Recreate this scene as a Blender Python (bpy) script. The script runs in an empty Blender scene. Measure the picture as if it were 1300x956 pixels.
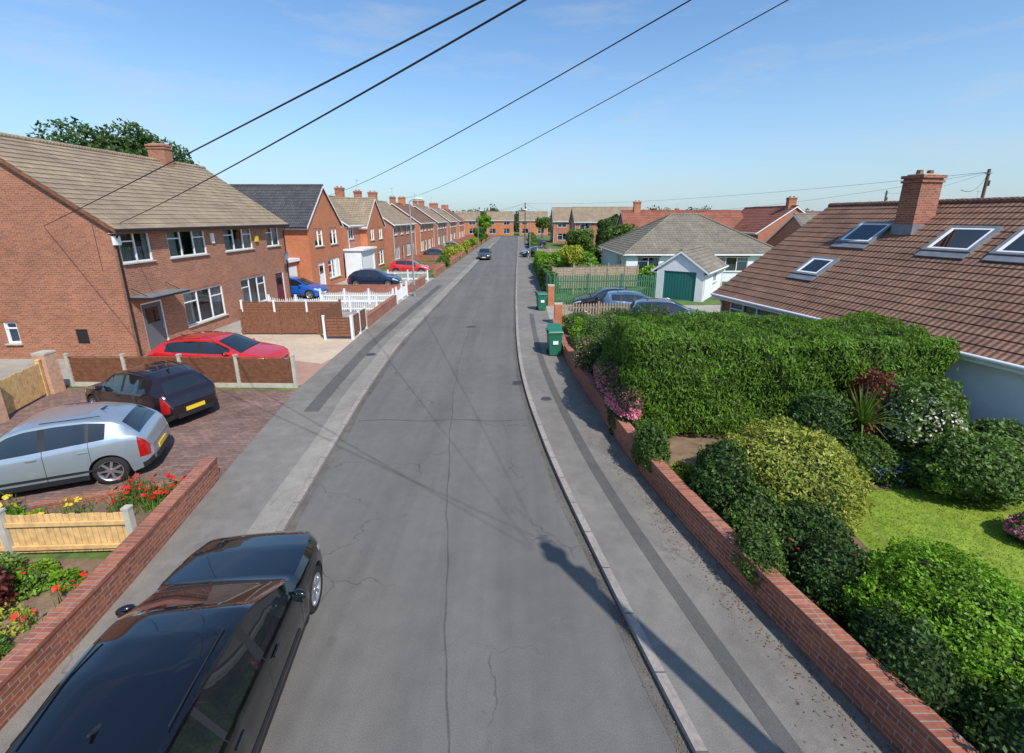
import bpy, math, random
import numpy as np
from mathutils import Vector, Matrix
random.seed(3); rng=np.random.default_rng(7)
scene=bpy.context.scene
scene.view_settings.view_transform='Standard'; scene.view_settings.look='None'; scene.view_settings.exposure=0
# ------------------------------------------------------------------ materials
def newmat(name):
    m=bpy.data.materials.new(name); m.use_nodes=True
    nt=m.node_tree; b=nt.nodes['Principled BSDF']; return m,nt,b
def nd(nt,t,**kw):
    n=nt.nodes.new(t)
    for k,v in kw.items():
        if k in n.inputs.keys(): n.inputs[k].default_value=v
        else: setattr(n,k,v)
    return n
def c4(c,f=1.0): return (c[0]*f,c[1]*f,c[2]*f,1)
def ramp(nt,src,lo,hi):
    r=nd(nt,'ShaderNodeMapRange'); r.inputs['From Min'].default_value=lo; r.inputs['From Max'].default_value=hi
    nt.links.new(src,r.inputs['Value']); return r.outputs['Result']
def noise(nt,vec,scale,detail=3,rough=.55):
    n=nd(nt,'ShaderNodeTexNoise',Scale=scale,Detail=detail,Roughness=rough)
    if vec is not None: nt.links.new(vec,n.inputs['Vector'])
    return n.outputs['Fac']
def mapped(nt,vec,sc):
    mp=nd(nt,'ShaderNodeMapping'); mp.inputs['Scale'].default_value=sc; nt.links.new(vec,mp.inputs['Vector']); return mp.outputs[0]
def mul(nt,a,k):
    m=nd(nt,'ShaderNodeMath',operation='MULTIPLY'); nt.links.new(a,m.inputs[0])
    if hasattr(k,'is_linked'): nt.links.new(k,m.inputs[1])
    else: m.inputs[1].default_value=k
    return m.outputs[0]
def mix(nt,fac,a,b,blend='MIX'):
    m=nd(nt,'ShaderNodeMix',data_type='RGBA',blend_type=blend)
    for i,v in ((0,fac),(6,a),(7,b)):
        if hasattr(v,'is_linked'): nt.links.new(v,m.inputs[i])
        else: m.inputs[i].default_value=v
    return m.outputs[2]
def bump(nt,h,b,strength=.3,dist=.02):
    n=nd(nt,'ShaderNodeBump',Strength=strength,Distance=dist); nt.links.new(h,n.inputs['Height']); nt.links.new(n.outputs['Normal'],b.inputs['Normal'])
def objvec(nt): return nd(nt,'ShaderNodeTexCoord').outputs['Object']
def uvvec(nt): return nd(nt,'ShaderNodeTexCoord').outputs['UV']
def simple(name,c,rough=.7,metal=0,var=.2,scale=4,bmp=0,spec=.4,coat=0):
    m,nt,b=newmat(name); v=objvec(nt)
    f=ramp(nt,noise(nt,v,scale,5),.3,.7)
    col=mix(nt,f,c4(c,1-var),c4(c,1+var)); nt.links.new(col,b.inputs['Base Color'])
    b.inputs['Roughness'].default_value=rough; b.inputs['Metallic'].default_value=metal
    b.inputs['Specular IOR Level'].default_value=spec; b.inputs['Coat Weight'].default_value=coat; b.inputs['Coat Roughness'].default_value=.02
    if bmp: bump(nt,noise(nt,v,scale*12,4),b,bmp,.01)
    return m
def brickmat(name,c1,c2,mortar=(.42,.38,.33),bw=.225,rh=.075,off=.5,ms=.007,var=.22,rough=.85,bstr=.5):
    m,nt,b=newmat(name); v=uvvec(nt)
    br=nd(nt,'ShaderNodeTexBrick',offset=off); nt.links.new(v,br.inputs['Vector'])
    for k,x in (('Scale',1),('Brick Width',bw),('Row Height',rh),('Mortar Size',ms),('Mortar Smooth',.2),('Bias',0)): br.inputs[k].default_value=x
    br.inputs['Color1'].default_value=c4(c1); br.inputs['Color2'].default_value=c4(c2); br.inputs['Mortar'].default_value=c4(mortar)
    f=ramp(nt,noise(nt,objvec(nt),.6,6,.65),.3,.7)
    col=mix(nt,1.0,br.outputs['Color'],mix(nt,f,(1-var,)*3+(1,),(1+var,)*3+(1,)),'MULTIPLY')
    f2=ramp(nt,noise(nt,v,14,3),.3,.75)
    col=mix(nt,1.0,col,mix(nt,f2,(.75,.75,.8,1),(1.18,1.12,1.1,1)),'MULTIPLY')
    nt.links.new(col,b.inputs['Base Color']); b.inputs['Roughness'].default_value=rough; b.inputs['Specular IOR Level'].default_value=.25
    inv=nd(nt,'ShaderNodeMath',operation='SUBTRACT'); inv.inputs[0].default_value=1; nt.links.new(br.outputs['Fac'],inv.inputs[1])
    bump(nt,inv.outputs[0],b,bstr,.01); return m
def tilemat(name,c1,c2,gap=(.05,.042,.035),w=.3,h=.33,off=0.0,roll=True):
    m,nt,b=newmat(name); v=uvvec(nt)
    br=nd(nt,'ShaderNodeTexBrick',offset=off); nt.links.new(v,br.inputs['Vector'])
    for k,x in (('Scale',1),('Brick Width',w),('Row Height',h),('Mortar Size',.007),('Mortar Smooth',.3),('Bias',0)): br.inputs[k].default_value=x
    br.inputs['Color1'].default_value=c4(c1); br.inputs['Color2'].default_value=c4(c2); br.inputs['Mortar'].default_value=c4(gap)
    f=ramp(nt,noise(nt,objvec(nt),.8,6,.7),.3,.7)
    col=mix(nt,1.0,br.outputs['Color'],mix(nt,f,(.74,.74,.76,1),(1.22,1.2,1.15,1)),'MULTIPLY')
    f3=mul(nt,ramp(nt,noise(nt,objvec(nt),7,4,.7),.58,.72),.7)
    col=mix(nt,f3,col,(.27,.255,.19,1))
    nt.links.new(col,b.inputs['Base Color']); b.inputs['Roughness'].default_value=.85; b.inputs['Specular IOR Level'].default_value=.2
    wv=nd(nt,'ShaderNodeTexWave',wave_type='BANDS',bands_direction='X'); wv.inputs['Scale'].default_value=.314/ (w/2) ; nt.links.new(v,wv.inputs['Vector'])
    if roll: bump(nt,wv.outputs['Fac'],b,.8,.03)
    return m
def leafmat(name,a,bcol,dark=.35,scale=1.2,trans=.25):
    m,nt,b=newmat(name); g=nd(nt,'ShaderNodeNewGeometry')
    col=mix(nt,g.outputs['Random Per Island'],c4(a),c4(bcol))
    f=ramp(nt,noise(nt,objvec(nt),scale,4),.35,.65)
    col=mix(nt,1.0,col,mix(nt,f,(1-dark,1-dark,1-dark,1),(1.15,1.15,1.1,1)),'MULTIPLY')
    b.inputs['Roughness'].default_value=.5; b.inputs['Specular IOR Level'].default_value=.3
    nt.links.new(col,b.inputs['Base Color'])
    t=nd(nt,'ShaderNodeBsdfTranslucent'); nt.links.new(mix(nt,1.0,col,(1.1,1.2,.5,1),'MULTIPLY'),t.inputs['Color'])
    ms=nd(nt,'ShaderNodeMixShader'); ms.inputs[0].default_value=trans
    nt.links.new(b.outputs[0],ms.inputs[1]); nt.links.new(t.outputs[0],ms.inputs[2])
    nt.links.new(ms.outputs[0],nt.nodes['Material Output'].inputs['Surface']); return m
def asphaltmat(name,c,patch=.12,light=(.5,.48,.45),lightamt=.0,crack=0.0,streak=0.0):
    m,nt,b=newmat(name); v=objvec(nt)
    fine=ramp(nt,noise(nt,v,70,3,.7),.3,.7); med=ramp(nt,noise(nt,v,3.2,6,.65),.3,.7); big=ramp(nt,noise(nt,v,.35,4,.6),.35,.65)
    col=mix(nt,fine,c4(c,.72),c4(c,1.28))
    col=mix(nt,1.0,col,mix(nt,med,(1-patch,)*3+(1,),(1+patch,)*3+(1,)),'MULTIPLY')
    col=mix(nt,1.0,col,mix(nt,big,(1-patch,)*3+(1,),(1+patch,1+patch,1+patch*.9,1)),'MULTIPLY')
    if streak:
        s=ramp(nt,noise(nt,mapped(nt,v,(1.3,.05,1)),1.0,4,.6),.35,.65)
        col=mix(nt,1.0,col,mix(nt,s,(1-streak,)*3+(1,),(1+streak,1+streak,1+streak*.85,1)),'MULTIPLY')
        sp=ramp(nt,noise(nt,v,1.7,2,.5),.70,.74); col=mix(nt,mul(nt,sp,.35),col,c4(c,.55))
        sp=ramp(nt,noise(nt,v,9,2,.5),.72,.76); col=mix(nt,mul(nt,sp,.4),col,c4(c,.6))
    if lightamt: col=mix(nt,mul(nt,ramp(nt,noise(nt,v,1.1,8,.75),.55,.75),lightamt),col,c4(light))
    if crack:
        vo=nd(nt,'ShaderNodeTexVoronoi',feature='DISTANCE_TO_EDGE',Scale=.55)
        wv=nd(nt,'ShaderNodeVectorMath',operation='ADD'); nt.links.new(v,wv.inputs[0])
        ns=nd(nt,'ShaderNodeTexNoise',Scale=1.3,Detail=5); nt.links.new(v,ns.inputs['Vector']); nt.links.new(ns.outputs['Color'],wv.inputs[1])
        nt.links.new(wv.outputs[0],vo.inputs['Vector'])
        cr=ramp(nt,vo.outputs['Distance'],.010,.0); gate=ramp(nt,noise(nt,v,.4,2),.48,.58)
        col=mix(nt,mul(nt,mul(nt,cr,gate),crack),col,c4(c,.4))
    nt.links.new(col,b.inputs['Base Color']); b.inputs['Roughness'].default_value=.82; b.inputs['Specular IOR Level'].default_value=.3
    bump(nt,noise(nt,v,90,3,.7),b,.35,.01); return m
def paint(name,c,metal=.3,rough=.28):
    return simple(name,c,rough,metal,.03,1.5,0,.5,1.0)
def windowglass():
    m,nt,b=newmat('window_glass'); nt.nodes.remove(b)
    tr=nd(nt,'ShaderNodeBsdfTransparent'); tr.inputs[0].default_value=(.85,.88,.88,1)
    gl=nd(nt,'ShaderNodeBsdfGlossy'); gl.inputs['Roughness'].default_value=.02
    fr=nd(nt,'ShaderNodeFresnel',IOR=1.8); ms=nd(nt,'ShaderNodeMixShader')
    n=noise(nt,objvec(nt),1.5,1); bp=nd(nt,'ShaderNodeBump',Strength=.05,Distance=.05); nt.links.new(n,bp.inputs['Height']); nt.links.new(bp.outputs[0],gl.inputs['Normal'])
    nt.links.new(fr.outputs[0],ms.inputs[0]); nt.links.new(tr.outputs[0],ms.inputs[1]); nt.links.new(gl.outputs[0],ms.inputs[2])
    nt.links.new(ms.outputs[0],nt.nodes['Material Output'].inputs['Surface']); return m
M={}
M['brickA']=brickmat('brown_brick',(.43,.17,.09),(.30,.115,.065),(.40,.32,.25),var=.15)
M['brickB']=brickmat('orange_brick',(.60,.19,.07),(.48,.14,.055),(.44,.31,.22),var=.12)
M['brickC']=brickmat('red_brick',(.48,.17,.085),(.38,.13,.07),(.42,.33,.26),var=.15)
M['brickW']=brickmat('garden_wall_brick',(.42,.14,.07),(.25,.09,.06),(.36,.30,.25))
M['soldier']=brickmat('coping_brick',(.42,.15,.085),(.27,.10,.065),(.31,.26,.22),bw=.5,rh=.078,off=0)
M['tan']=tilemat('tan_roof_tile',(.34,.262,.185),(.285,.22,.155))
M['darkroof']=tilemat('dark_roof_tile',(.065,.065,.075),(.085,.085,.095))
M['brownroof']=tilemat('brown_roof_tile',(.25,.137,.095),(.185,.105,.075))
M['greyroof']=tilemat('grey_roof_tile',(.25,.22,.175),(.195,.172,.14))
M['redroof']=tilemat('red_roof_tile',(.33,.12,.08),(.25,.10,.07))
M['white']=simple('white_upvc',(.78,.79,.8),.35,var=.04)
M['render']=simple('white_render',(.72,.74,.76),.9,var=.07,scale=2,bmp=.2)
M['concrete']=simple('concrete_post',(.45,.42,.36),.9,var=.15,scale=5,bmp=.3)
M['buff']=simple('buff_brick_pillar',(.50,.30,.2),.9,var=.2,scale=9,bmp=.3)
M['black']=simple('black_plastic',(.02,.02,.022),.5,var=.1)
M['cable']=simple('black_cable',(.03,.03,.034),.6,var=.1)
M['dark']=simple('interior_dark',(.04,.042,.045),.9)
M['curtain']=simple('curtain_fabric',(.62,.62,.6),.9,var=.12,scale=6)
M['glass']=windowglass()
M['lead']=simple('lead_flashing',(.22,.23,.25),.5,.3)
M['metal']=simple('galvanised_steel',(.4,.42,.42),.5,.6,var=.1)
M['iron']=simple('cast_iron_cover',(.12,.115,.11),.6,.3,var=.25,scale=20)
M['brownwood']=simple('brown_stained_wood',(.20,.085,.045),.75,var=.3,scale=9)
M['pine']=simple('pine_wood',(.66,.42,.18),.7,var=.25,scale=7)
M['greenwood']=simple('green_painted_wood',(.04,.15,.08),.6,var=.2,scale=7)
M['greywood']=simple('weathered_wood',(.32,.25,.18),.8,var=.3,scale=8)
M['pole']=simple('telegraph_pole_wood',(.14,.09,.06),.85,var=.3,scale=6)
M['teal']=simple('teal_paint',(.02,.15,.14),.5,var=.05)
M['maroon']=simple('maroon_door',(.14,.02,.02),.4,var=.05)
M['greydoor']=simple('grey_door',(.11,.11,.13),.4,var=.05)
M['carglass']=simple('car_glass',(.012,.015,.018),.03,0,.02,1,0,1.0,.5)
M['tyre']=simple('tyre_rubber',(.018,.018,.018),.85)
M['alloy']=simple('alloy_wheel',(.5,.5,.52),.3,.8,.05)
M['lamp']=simple('headlamp_lens',(.55,.58,.6),.08,.3,.1,9,0,.8,1)
M['tail']=simple('tail_lamp_lens',(.35,.01,.01),.12,0,.1,9,0,.7,1)
M['plateY']=simple('yellow_plate',(.75,.5,.03),.4,var=.04); M['plateW']=simple('white_plate',(.75,.75,.72),.4,var=.04)
M['bin']=simple('green_bin_plastic',(.02,.15,.085),.45,var=.12,scale=6)
M['road']=asphaltmat('road_asphalt',(.139,.130,.122),.07,crack=.7,streak=.12)
M['seam']=asphaltmat('tar_seam',(.098,.092,.087),.2)
M['pave']=asphaltmat('pavement_asphalt',(.19,.174,.157),.14,light=(.32,.29,.25),lightamt=.5,crack=.5)
M['trench']=asphaltmat('trench_patch_asphalt',(.105,.099,.092),.12)
M['channel']=asphaltmat('road_channel_grit',(.118,.108,.098),.2,light=(.2,.18,.15),lightamt=.5)
M['strip']=asphaltmat('worn_pavement_strip',(.255,.233,.205),.13,light=(.34,.31,.27),lightamt=.5,crack=.4)
M['kerb']=brickmat('kerb_stone',(.33,.30,.26),(.28,.255,.225),(.10,.095,.085),bw=3.0,rh=.9,off=0,ms=.012,var=.2,bstr=.3)
M['grass']=asphaltmat('grass_ground',(.09,.14,.03),.35,light=(.17,.15,.06),lightamt=.5)
M['lawn']=asphaltmat('lawn_grass',(.20,.27,.03),.25,light=(.28,.28,.07),lightamt=.4)
M['soil']=asphaltmat('garden_soil',(.17,.115,.075),.35,light=(.25,.19,.13),lightamt=.5)
M['gravel']=asphaltmat('gravel',(.50,.39,.29),.1,light=(.62,.52,.42),lightamt=.6)
M['conc']=asphaltmat('pink_concrete',(.37,.22,.165),.12,light=(.43,.31,.25),lightamt=.5)
M['concg']=asphaltmat('grey_concrete',(.34,.32,.28),.15,light=(.42,.39,.35),lightamt=.5)
M['blocks']=brickmat('block_paving',(.27,.165,.13),(.165,.115,.10),(.09,.075,.065),bw=.2,rh=.1,ms=.006,var=.3)
M['leafHedge']=leafmat('conifer_hedge_leaves',(.065,.15,.010),(.16,.29,.022),.4,1.5,.3)
M['leafBush']=leafmat('variegated_leaves',(.16,.22,.025),(.42,.42,.08),.3,2)
M['leafBright']=leafmat('bright_green_leaves',(.12,.27,.015),(.24,.42,.03),.3,2,.3)
M['leafDark']=leafmat('dark_green_leaves',(.035,.08,.018),(.08,.145,.03),.35,2)
M['leafMid']=leafmat('mid_green_leaves',(.07,.14,.025),(.15,.24,.045),.4,1.5)
M['leafFar']=leafmat('distant_tree_leaves',(.09,.12,.06),(.14,.17,.085),.4,.12)
M['leafRed']=leafmat('red_leaves',(.12,.025,.025),(.22,.06,.04),.3,2)
M['leafYellow']=leafmat('golden_leaves',(.27,.32,.025),(.42,.43,.05),.3,2)
M['litter']=leafmat('fallen_leaves',(.10,.07,.03),(.30,.20,.10),.3,2,.1)
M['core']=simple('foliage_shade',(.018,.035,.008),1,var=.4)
M['pink']=leafmat('pink_petals',(.65,.15,.27),(.8,.38,.48),.1,2); M['redp']=leafmat('red_petals',(.6,.01,.01),(.7,.04,.02),.1,2)
M['yelp']=leafmat('yellow_petals',(.75,.5,.02),(.8,.6,.05),.1,2); M['whp']=leafmat('white_petals',(.7,.68,.6),(.8,.8,.75),.1,2)
M['blup']=leafmat('blue_petals',(.15,.2,.6),(.3,.35,.7),.1,2)
# ------------------------------------------------------------------ mesh builder
class MB:
    def __init__(s): s.v=[];s.f=[];s.m=[];s.sm=[];s.mats=[]
    def mi(s,mat):
        mat=M[mat] if isinstance(mat,str) else mat
        if mat not in s.mats: s.mats.append(mat)
        return s.mats.index(mat)
    def poly(s,pts,mat,smooth=False):
        i=len(s.v); s.v+= [tuple(p) for p in pts]; s.f.append(tuple(range(i,i+len(pts)))); s.m.append(s.mi(mat)); s.sm.append(smooth)
    def obox(s,c,a,b,d,mat):
        c=Vector(c);a=Vector(a);b=Vector(b);d=Vector(d);i=len(s.v)
        for x in(-1,1):
            for y in(-1,1):
                for z in(-1,1): s.v.append(tuple(c+a*x+b*y+d*z))
        if a.cross(b).dot(d)>0: F=[(0,1,3,2),(4,6,7,5),(0,4,5,1),(2,3,7,6),(0,2,6,4),(1,5,7,3)]
        else: F=[(2,3,1,0),(5,7,6,4),(1,5,4,0),(6,7,3,2),(4,6,2,0),(3,7,5,1)]
        for f in F: s.f.append(tuple(i+k for k in f)); s.m.append(s.mi(mat)); s.sm.append(False)
    def box(s,c,size,mat,rz=0):
        co,si=math.cos(rz),math.sin(rz)
        s.obox(c,(size[0]/2*co,size[0]/2*si,0),(-size[1]/2*si,size[1]/2*co,0),(0,0,size[2]/2),mat)
    def grid(s,rows,matf,smooth=True,closed=False):
        i=len(s.v);n=len(rows);k=len(rows[0])
        for r in rows: s.v+= [tuple(p) for p in r]
        for a in range(n-1):
            for b in range(k if closed else k-1):
                b2=(b+1)%k
                s.f.append((i+a*k+b,i+a*k+b2,i+(a+1)*k+b2,i+(a+1)*k+b)); s.m.append(s.mi(matf(a,b) if callable(matf) else matf)); s.sm.append(smooth)
    def tube(s,pts,rad,mat,n=10,cap=True,smooth=True):
        pts=[Vector(p) for p in pts]; rows=[]
        if not hasattr(rad,'__len__'): rad=[rad]*len(pts)
        for i,p in enumerate(pts):
            d=(pts[min(i+1,len(pts)-1)]-pts[max(i-1,0)]).normalized()
            a=d.cross(Vector((0,0,1))); 
            if a.length<.05: a=d.cross(Vector((0,1,0)))
            a.normalize(); b=d.cross(a)
            rows.append([p+(a*math.cos(t)+b*math.sin(t))*rad[i] for t in [2*math.pi*k/n for k in range(n)]])
        s.grid(rows,mat,smooth,True)
        if cap: s.poly(rows[0][::-1],mat); s.poly(rows[-1],mat)
    def build(s,name,parent=None,uv=True,origin=None,sharp=None,bevel=0):
        V=np.array(s.v,float)
        if origin is None:
            origin=Vector(((V[:,0].min()+V[:,0].max())/2,(V[:,1].min()+V[:,1].max())/2,V[:,2].min()))
        o=np.array(origin); me=bpy.data.meshes.new(name)
        me.from_pydata((V-o).tolist(),[],s.f)
        for m in s.mats: me.materials.append(m)
        me.polygons.foreach_set('material_index',s.m); me.polygons.foreach_set('use_smooth',s.sm)
        if uv:
            ul=me.uv_layers.new(name='UVMap'); dat=np.zeros((len(me.loops),2)); me.update()
            for p in me.polygons:
                n=p.normal
                if abs(n.z)>.985: u=Vector((1,0,0)); w=Vector((0,1,0))
                else:
                    u=Vector((-n.y,n.x,0)).normalized(); w=n.cross(u)
                    if w.z<0: w=-w
                for li in p.loop_indices:
                    co=Vector(V[me.loops[li].vertex_index]); dat[li]=(co.dot(u),co.dot(w))
            ul.data.foreach_set('uv',dat.ravel())
        if sharp: me.set_sharp_from_angle(angle=math.radians(sharp))
        ob=bpy.data.objects.new(name,me); scene.collection.objects.link(ob)
        ob.location=origin
        if parent is not None:
            ob.parent=parent; ob.location=Vector(origin)-parent.location
        if bevel:
            md=ob.modifiers.new('bevel','BEVEL'); md.width=bevel; md.segments=2; md.limit_method='ANGLE'
        return ob
def empty(name,loc):
    e=bpy.data.objects.new(name,None); e.location=loc; e.empty_display_size=.5; scene.collection.objects.link(e); return e
# ------------------------------------------------------------------ foliage
ks=rng.normal(size=(12,3)); phs=rng.uniform(0,6.28,12)
def nz(p,f): return np.sin(p@(ks.T*f)+phs).sum(1)/3.5
class Fol:
    def __init__(s): s.V=[];s.F=[];s.m=[];s.mats=[];s.n=0
    def mi(s,mat):
        mat=M[mat]
        if mat not in s.mats: s.mats.append(mat)
        return s.mats.index(mat)
    def leaves(s,P,Nn,size,mat,asp=.55,spread=.9,up=0,vert=False):
        n=len(P); nn=Nn+rng.normal(size=(n,3))*spread; nn[:,2]+=up; nn/=np.linalg.norm(nn,axis=1)[:,None]+1e-9
        r=rng.normal(size=(n,3))
        if vert: r=r*.45+np.array([0,0,1.])+Nn*.5
        t=np.cross(nn,r); t/=np.linalg.norm(t,axis=1)[:,None]+1e-9; b=np.cross(nn,t)
        sz=(size*rng.uniform(.6,1.4,n))[:,None]
        q=np.stack([P-t*sz*asp,P-b*sz+nn*sz*.15,P+t*sz*asp,P+b*sz+nn*sz*.15],1).reshape(-1,3)
        s.V.append(q); idx=np.arange(4*n).reshape(-1,4)+s.n; s.F+=idx.tolist(); s.n+=4*n; s.m+=[s.mi(mat)]*n
    def blades(s,P,h,mat,lean=.35,w=.006):
        n=len(P); d=rng.normal(size=(n,3))*lean; d[:,2]=1; hh=(h*rng.uniform(.5,1.3,n))[:,None]
        a=rng.uniform(0,6.28,n); t=np.stack([np.cos(a),np.sin(a),0*a],1)*w
        q=np.stack([P-t,P+t,P+d*hh+t*.2,P+d*hh-t*.2],1).reshape(-1,3)
        s.V.append(q); idx=np.arange(4*n).reshape(-1,4)+s.n; s.F+=idx.tolist(); s.n+=4*n; s.m+=[s.mi(mat)]*n
    def raw(s,V,F,mat):
        V=np.array(V,float); s.V.append(V); s.F+=[[i+s.n for i in f] for f in F]; s.n+=len(V); s.m+=[s.mi(mat)]*len(F)
    def blob(s,c,r,n,leaf,mat,lump=.16,f=2.2,depth=.25,core=True,asp=.55,zmin=-.75,spread=.8):
        c=np.array(c,float); r=np.array(r,float)
        d=rng.normal(size=(int(n*1.15),3)); d/=np.linalg.norm(d,axis=1)[:,None]; d=d[d[:,2]>zmin][:n]
        off=c*1.7
        k=1+lump*nz(d*f+off,1)+.085*nz(d*f*4+off,1)+.03*nz(d*f*11+off,1)-depth*rng.uniform(0,1,len(d))**2
        k+= (rng.uniform(0,1,len(d))>.97)*rng.uniform(0,.14,len(d))
        s.leaves(c+d*r*k[:,None],d/r*r.min(),leaf,mat,asp,spread)
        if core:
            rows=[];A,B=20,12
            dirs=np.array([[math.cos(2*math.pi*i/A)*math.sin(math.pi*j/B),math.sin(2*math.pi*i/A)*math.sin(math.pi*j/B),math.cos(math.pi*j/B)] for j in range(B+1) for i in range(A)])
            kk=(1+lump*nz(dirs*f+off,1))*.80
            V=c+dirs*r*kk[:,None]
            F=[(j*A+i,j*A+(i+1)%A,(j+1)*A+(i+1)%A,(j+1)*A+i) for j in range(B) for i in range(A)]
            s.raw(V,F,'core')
    def hedge(s,c,size,ang,n,leaf,mat,rough=.10,f=1.0,asp=.55,rnd=.25,vert=False,deep=.15):
        c=np.array(c,float); h=np.array(size,float)/2
        def disp(P,k,inn):
            q=np.clip(P,-(h-rnd),h-rnd); dd=P-q; l=np.linalg.norm(dd,axis=1)[:,None]+1e-9; nn=dd/l
            rr=rnd*k+ (rough*nz((q+c)*f*1.3,1)+rough*.6*nz((q+c)*f*4.5,1)-inn)[:,None]
            return q+nn*rr,nn
        ar=np.array([h[1]*h[2],h[1]*h[2],h[0]*h[2],h[0]*h[2],h[0]*h[1]]); fc=rng.choice(5,n,p=ar/ar.sum())
        P=rng.uniform(-1,1,(n,3))*h
        for i,(ax,sg) in enumerate(((0,-1),(0,1),(1,-1),(1,1),(2,1))): P[fc==i,ax]=sg*h[ax]
        sp=(rng.uniform(0,1,n)>.985)*rng.uniform(0,.22,n)
        P,nn=disp(P,1,rng.uniform(0,1,n)**2*deep-sp)
        ca,sa=math.cos(ang),math.sin(ang); R=np.array([[ca,sa,0],[-sa,ca,0],[0,0,1]])
        s.leaves(P@R+c,nn@R,leaf,mat,asp,.55,.15,vert)
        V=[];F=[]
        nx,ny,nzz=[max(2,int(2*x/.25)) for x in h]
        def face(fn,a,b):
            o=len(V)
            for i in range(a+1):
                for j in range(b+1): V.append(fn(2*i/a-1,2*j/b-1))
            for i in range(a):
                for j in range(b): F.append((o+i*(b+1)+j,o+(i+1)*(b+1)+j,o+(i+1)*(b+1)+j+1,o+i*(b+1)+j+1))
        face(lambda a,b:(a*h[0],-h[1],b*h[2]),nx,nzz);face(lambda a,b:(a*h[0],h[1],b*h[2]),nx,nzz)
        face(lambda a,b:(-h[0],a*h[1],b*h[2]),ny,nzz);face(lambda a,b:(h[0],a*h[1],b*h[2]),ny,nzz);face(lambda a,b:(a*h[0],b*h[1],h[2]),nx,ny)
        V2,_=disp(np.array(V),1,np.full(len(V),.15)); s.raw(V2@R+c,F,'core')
    def build(s,name,origin=None):
        V=np.concatenate(s.V); 
        if origin is None: origin=((V[:,0].min()+V[:,0].max())/2,(V[:,1].min()+V[:,1].max())/2,max(0,V[:,2].min()))
        me=bpy.data.meshes.new(name); me.from_pydata((V-np.array(origin)).tolist(),[],s.F)
        for m in s.mats: me.materials.append(m)
        me.polygons.foreach_set('material_index',s.m)
        ob=bpy.data.objects.new(name,me); ob.location=origin; scene.collection.objects.link(ob); return ob
def bush(name,c,r,n,leaf,mat,flowers=None,**kw):
    f=Fol(); f.blob((c[0],c[1],r[2]*.85+.1 if len(c)<3 else c[2]),r,n,leaf,mat,**kw)
    if flowers:
        d=rng.normal(size=(flowers[1],3)); d/=np.linalg.norm(d,axis=1)[:,None]; d[:,2]=np.abs(d[:,2])*.9-.2
        cc=np.array((c[0],c[1],r[2]*.85+.1)); k=1.05+kw.get('lump',.16)*nz(d*2.2+cc*1.7,1)+.05*rng.uniform(0,1,len(d)); f.leaves(cc+d*np.array(r)*k[:,None],d,flowers[2],flowers[0],.8)
    return f.build(name)
def tree(name,x,y,h,cr,n,leaf,mat,trunk=.35,seed=0,k=9):
    mb=MB(); base=Vector((x,y,0)); th=h*trunk
    mb.tube([base,base+Vector((.05,0,th*.5)),base+Vector((0,.05,th)),base+Vector((.1,0,h*.75))],[h*.028,h*.022,h*.017,h*.006],'pole',8)
    R=random.Random(seed); f=Fol()
    for i in range(k):
        a=i*2.4+R.random(); rr=cr*R.uniform(.25,.62); zz=th+ (h-th)*R.uniform(.15,.82)
        rr*= 1.0-.4*max(0,(zz-th)/(h-th)-.5)
        e=base+Vector((math.cos(a)*rr,math.sin(a)*rr,zz))
        s0=base+Vector((0,0,max(th*.7,zz-cr*.6))); mb.tube([s0,(s0+e)/2+Vector((0,0,-.1)),e],[h*.010,h*.007,h*.003],'pole',6)
        q=cr*R.uniform(.38,.55); f.blob(e,(q,q,q*.8),n//k,leaf,mat,.25,2.0,.5,core=False,zmin=-.95)
    e=empty(name,base); t=mb.build('trunk_and_limbs',e); c=f.build('crown',tuple(base)); c.parent=e; c.location=(0,0,0)
    return e
# ------------------------------------------------------------------ street curves
def curve(pts):
    xs=[p[0] for p in pts]; ys=[p[1] for p in pts]
    def g(y): return float(np.mean([np.interp(y+d,xs,ys) for d in (-1.6,-1,-.5,0,.5,1,1.6)]))
    return g
KR=curve([(-12,7),(-6,4.6),(0,2.75),(4.4,1.83),(7.2,1.34),(9.4,.97),(12,.67),(14.3,.44),(17.7,.27),(23,.2),(33,.24),(54,.5),(80,.95),(160,2.1)])
KL=curve([(-12,-1.5),(-6,-2.6),(0,-3.6),(4.4,-4.0),(7.5,-4.27),(9.4,-4.45),(14.3,-4.9),(20,-5.2),(27,-5.1),(54,-4.65),(80,-4.3),(160,-3.2)])
PL=curve([(-12,-3.3),(-6,-4.6),(0,-5.4),(4.4,-5.85),(6.3,-6.05),(8.2,-6.4),(14.3,-7.3),(21,-7.5),(33,-7.7),(70,-7.0),(160,-5.4)])
PR=curve([(-12,9.5),(-6,7.0),(0,5.1),(4.4,4.0),(6.4,3.4),(9.7,2.8),(14.3,2.4),(17.7,2.12),(23,2.1),(33,2.3),(60,2.6),(80,3.1),(160,4.4)])
YS=list(np.concatenate([np.arange(-12,30,.6),np.arange(30,146,3)]))
def ribbon(name,A,B,z,mat,ys=YS,side=0,zl=0):
    mb=MB(); rows=[[(A(y),y,z),(B(y),y,z)] for y in ys]; mb.grid(rows,mat,False)
    if side: 
        C=A if side<0 else B
        mb.grid([[(C(y),y,zl),(C(y),y,z)] for y in ys],mat,False)
    return mb.build(name,origin=(0,0,0))
def sheet(name,pts,z,mat):
    mb=MB(); mb.poly([(p[0],p[1],z) for p in pts],mat); return mb.build(name,origin=(0,0,0))
G=0.1
sheet('ground',[(-2500,-2500),(2500,-2500),(2500,2500),(-2500,2500)],-.02,'grass')
ribbon('road',KL,KR,0,'road')
sheet('side_road',[(-120,146),(120,146),(120,151.5),(-120,151.5)],.0,'road')
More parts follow.
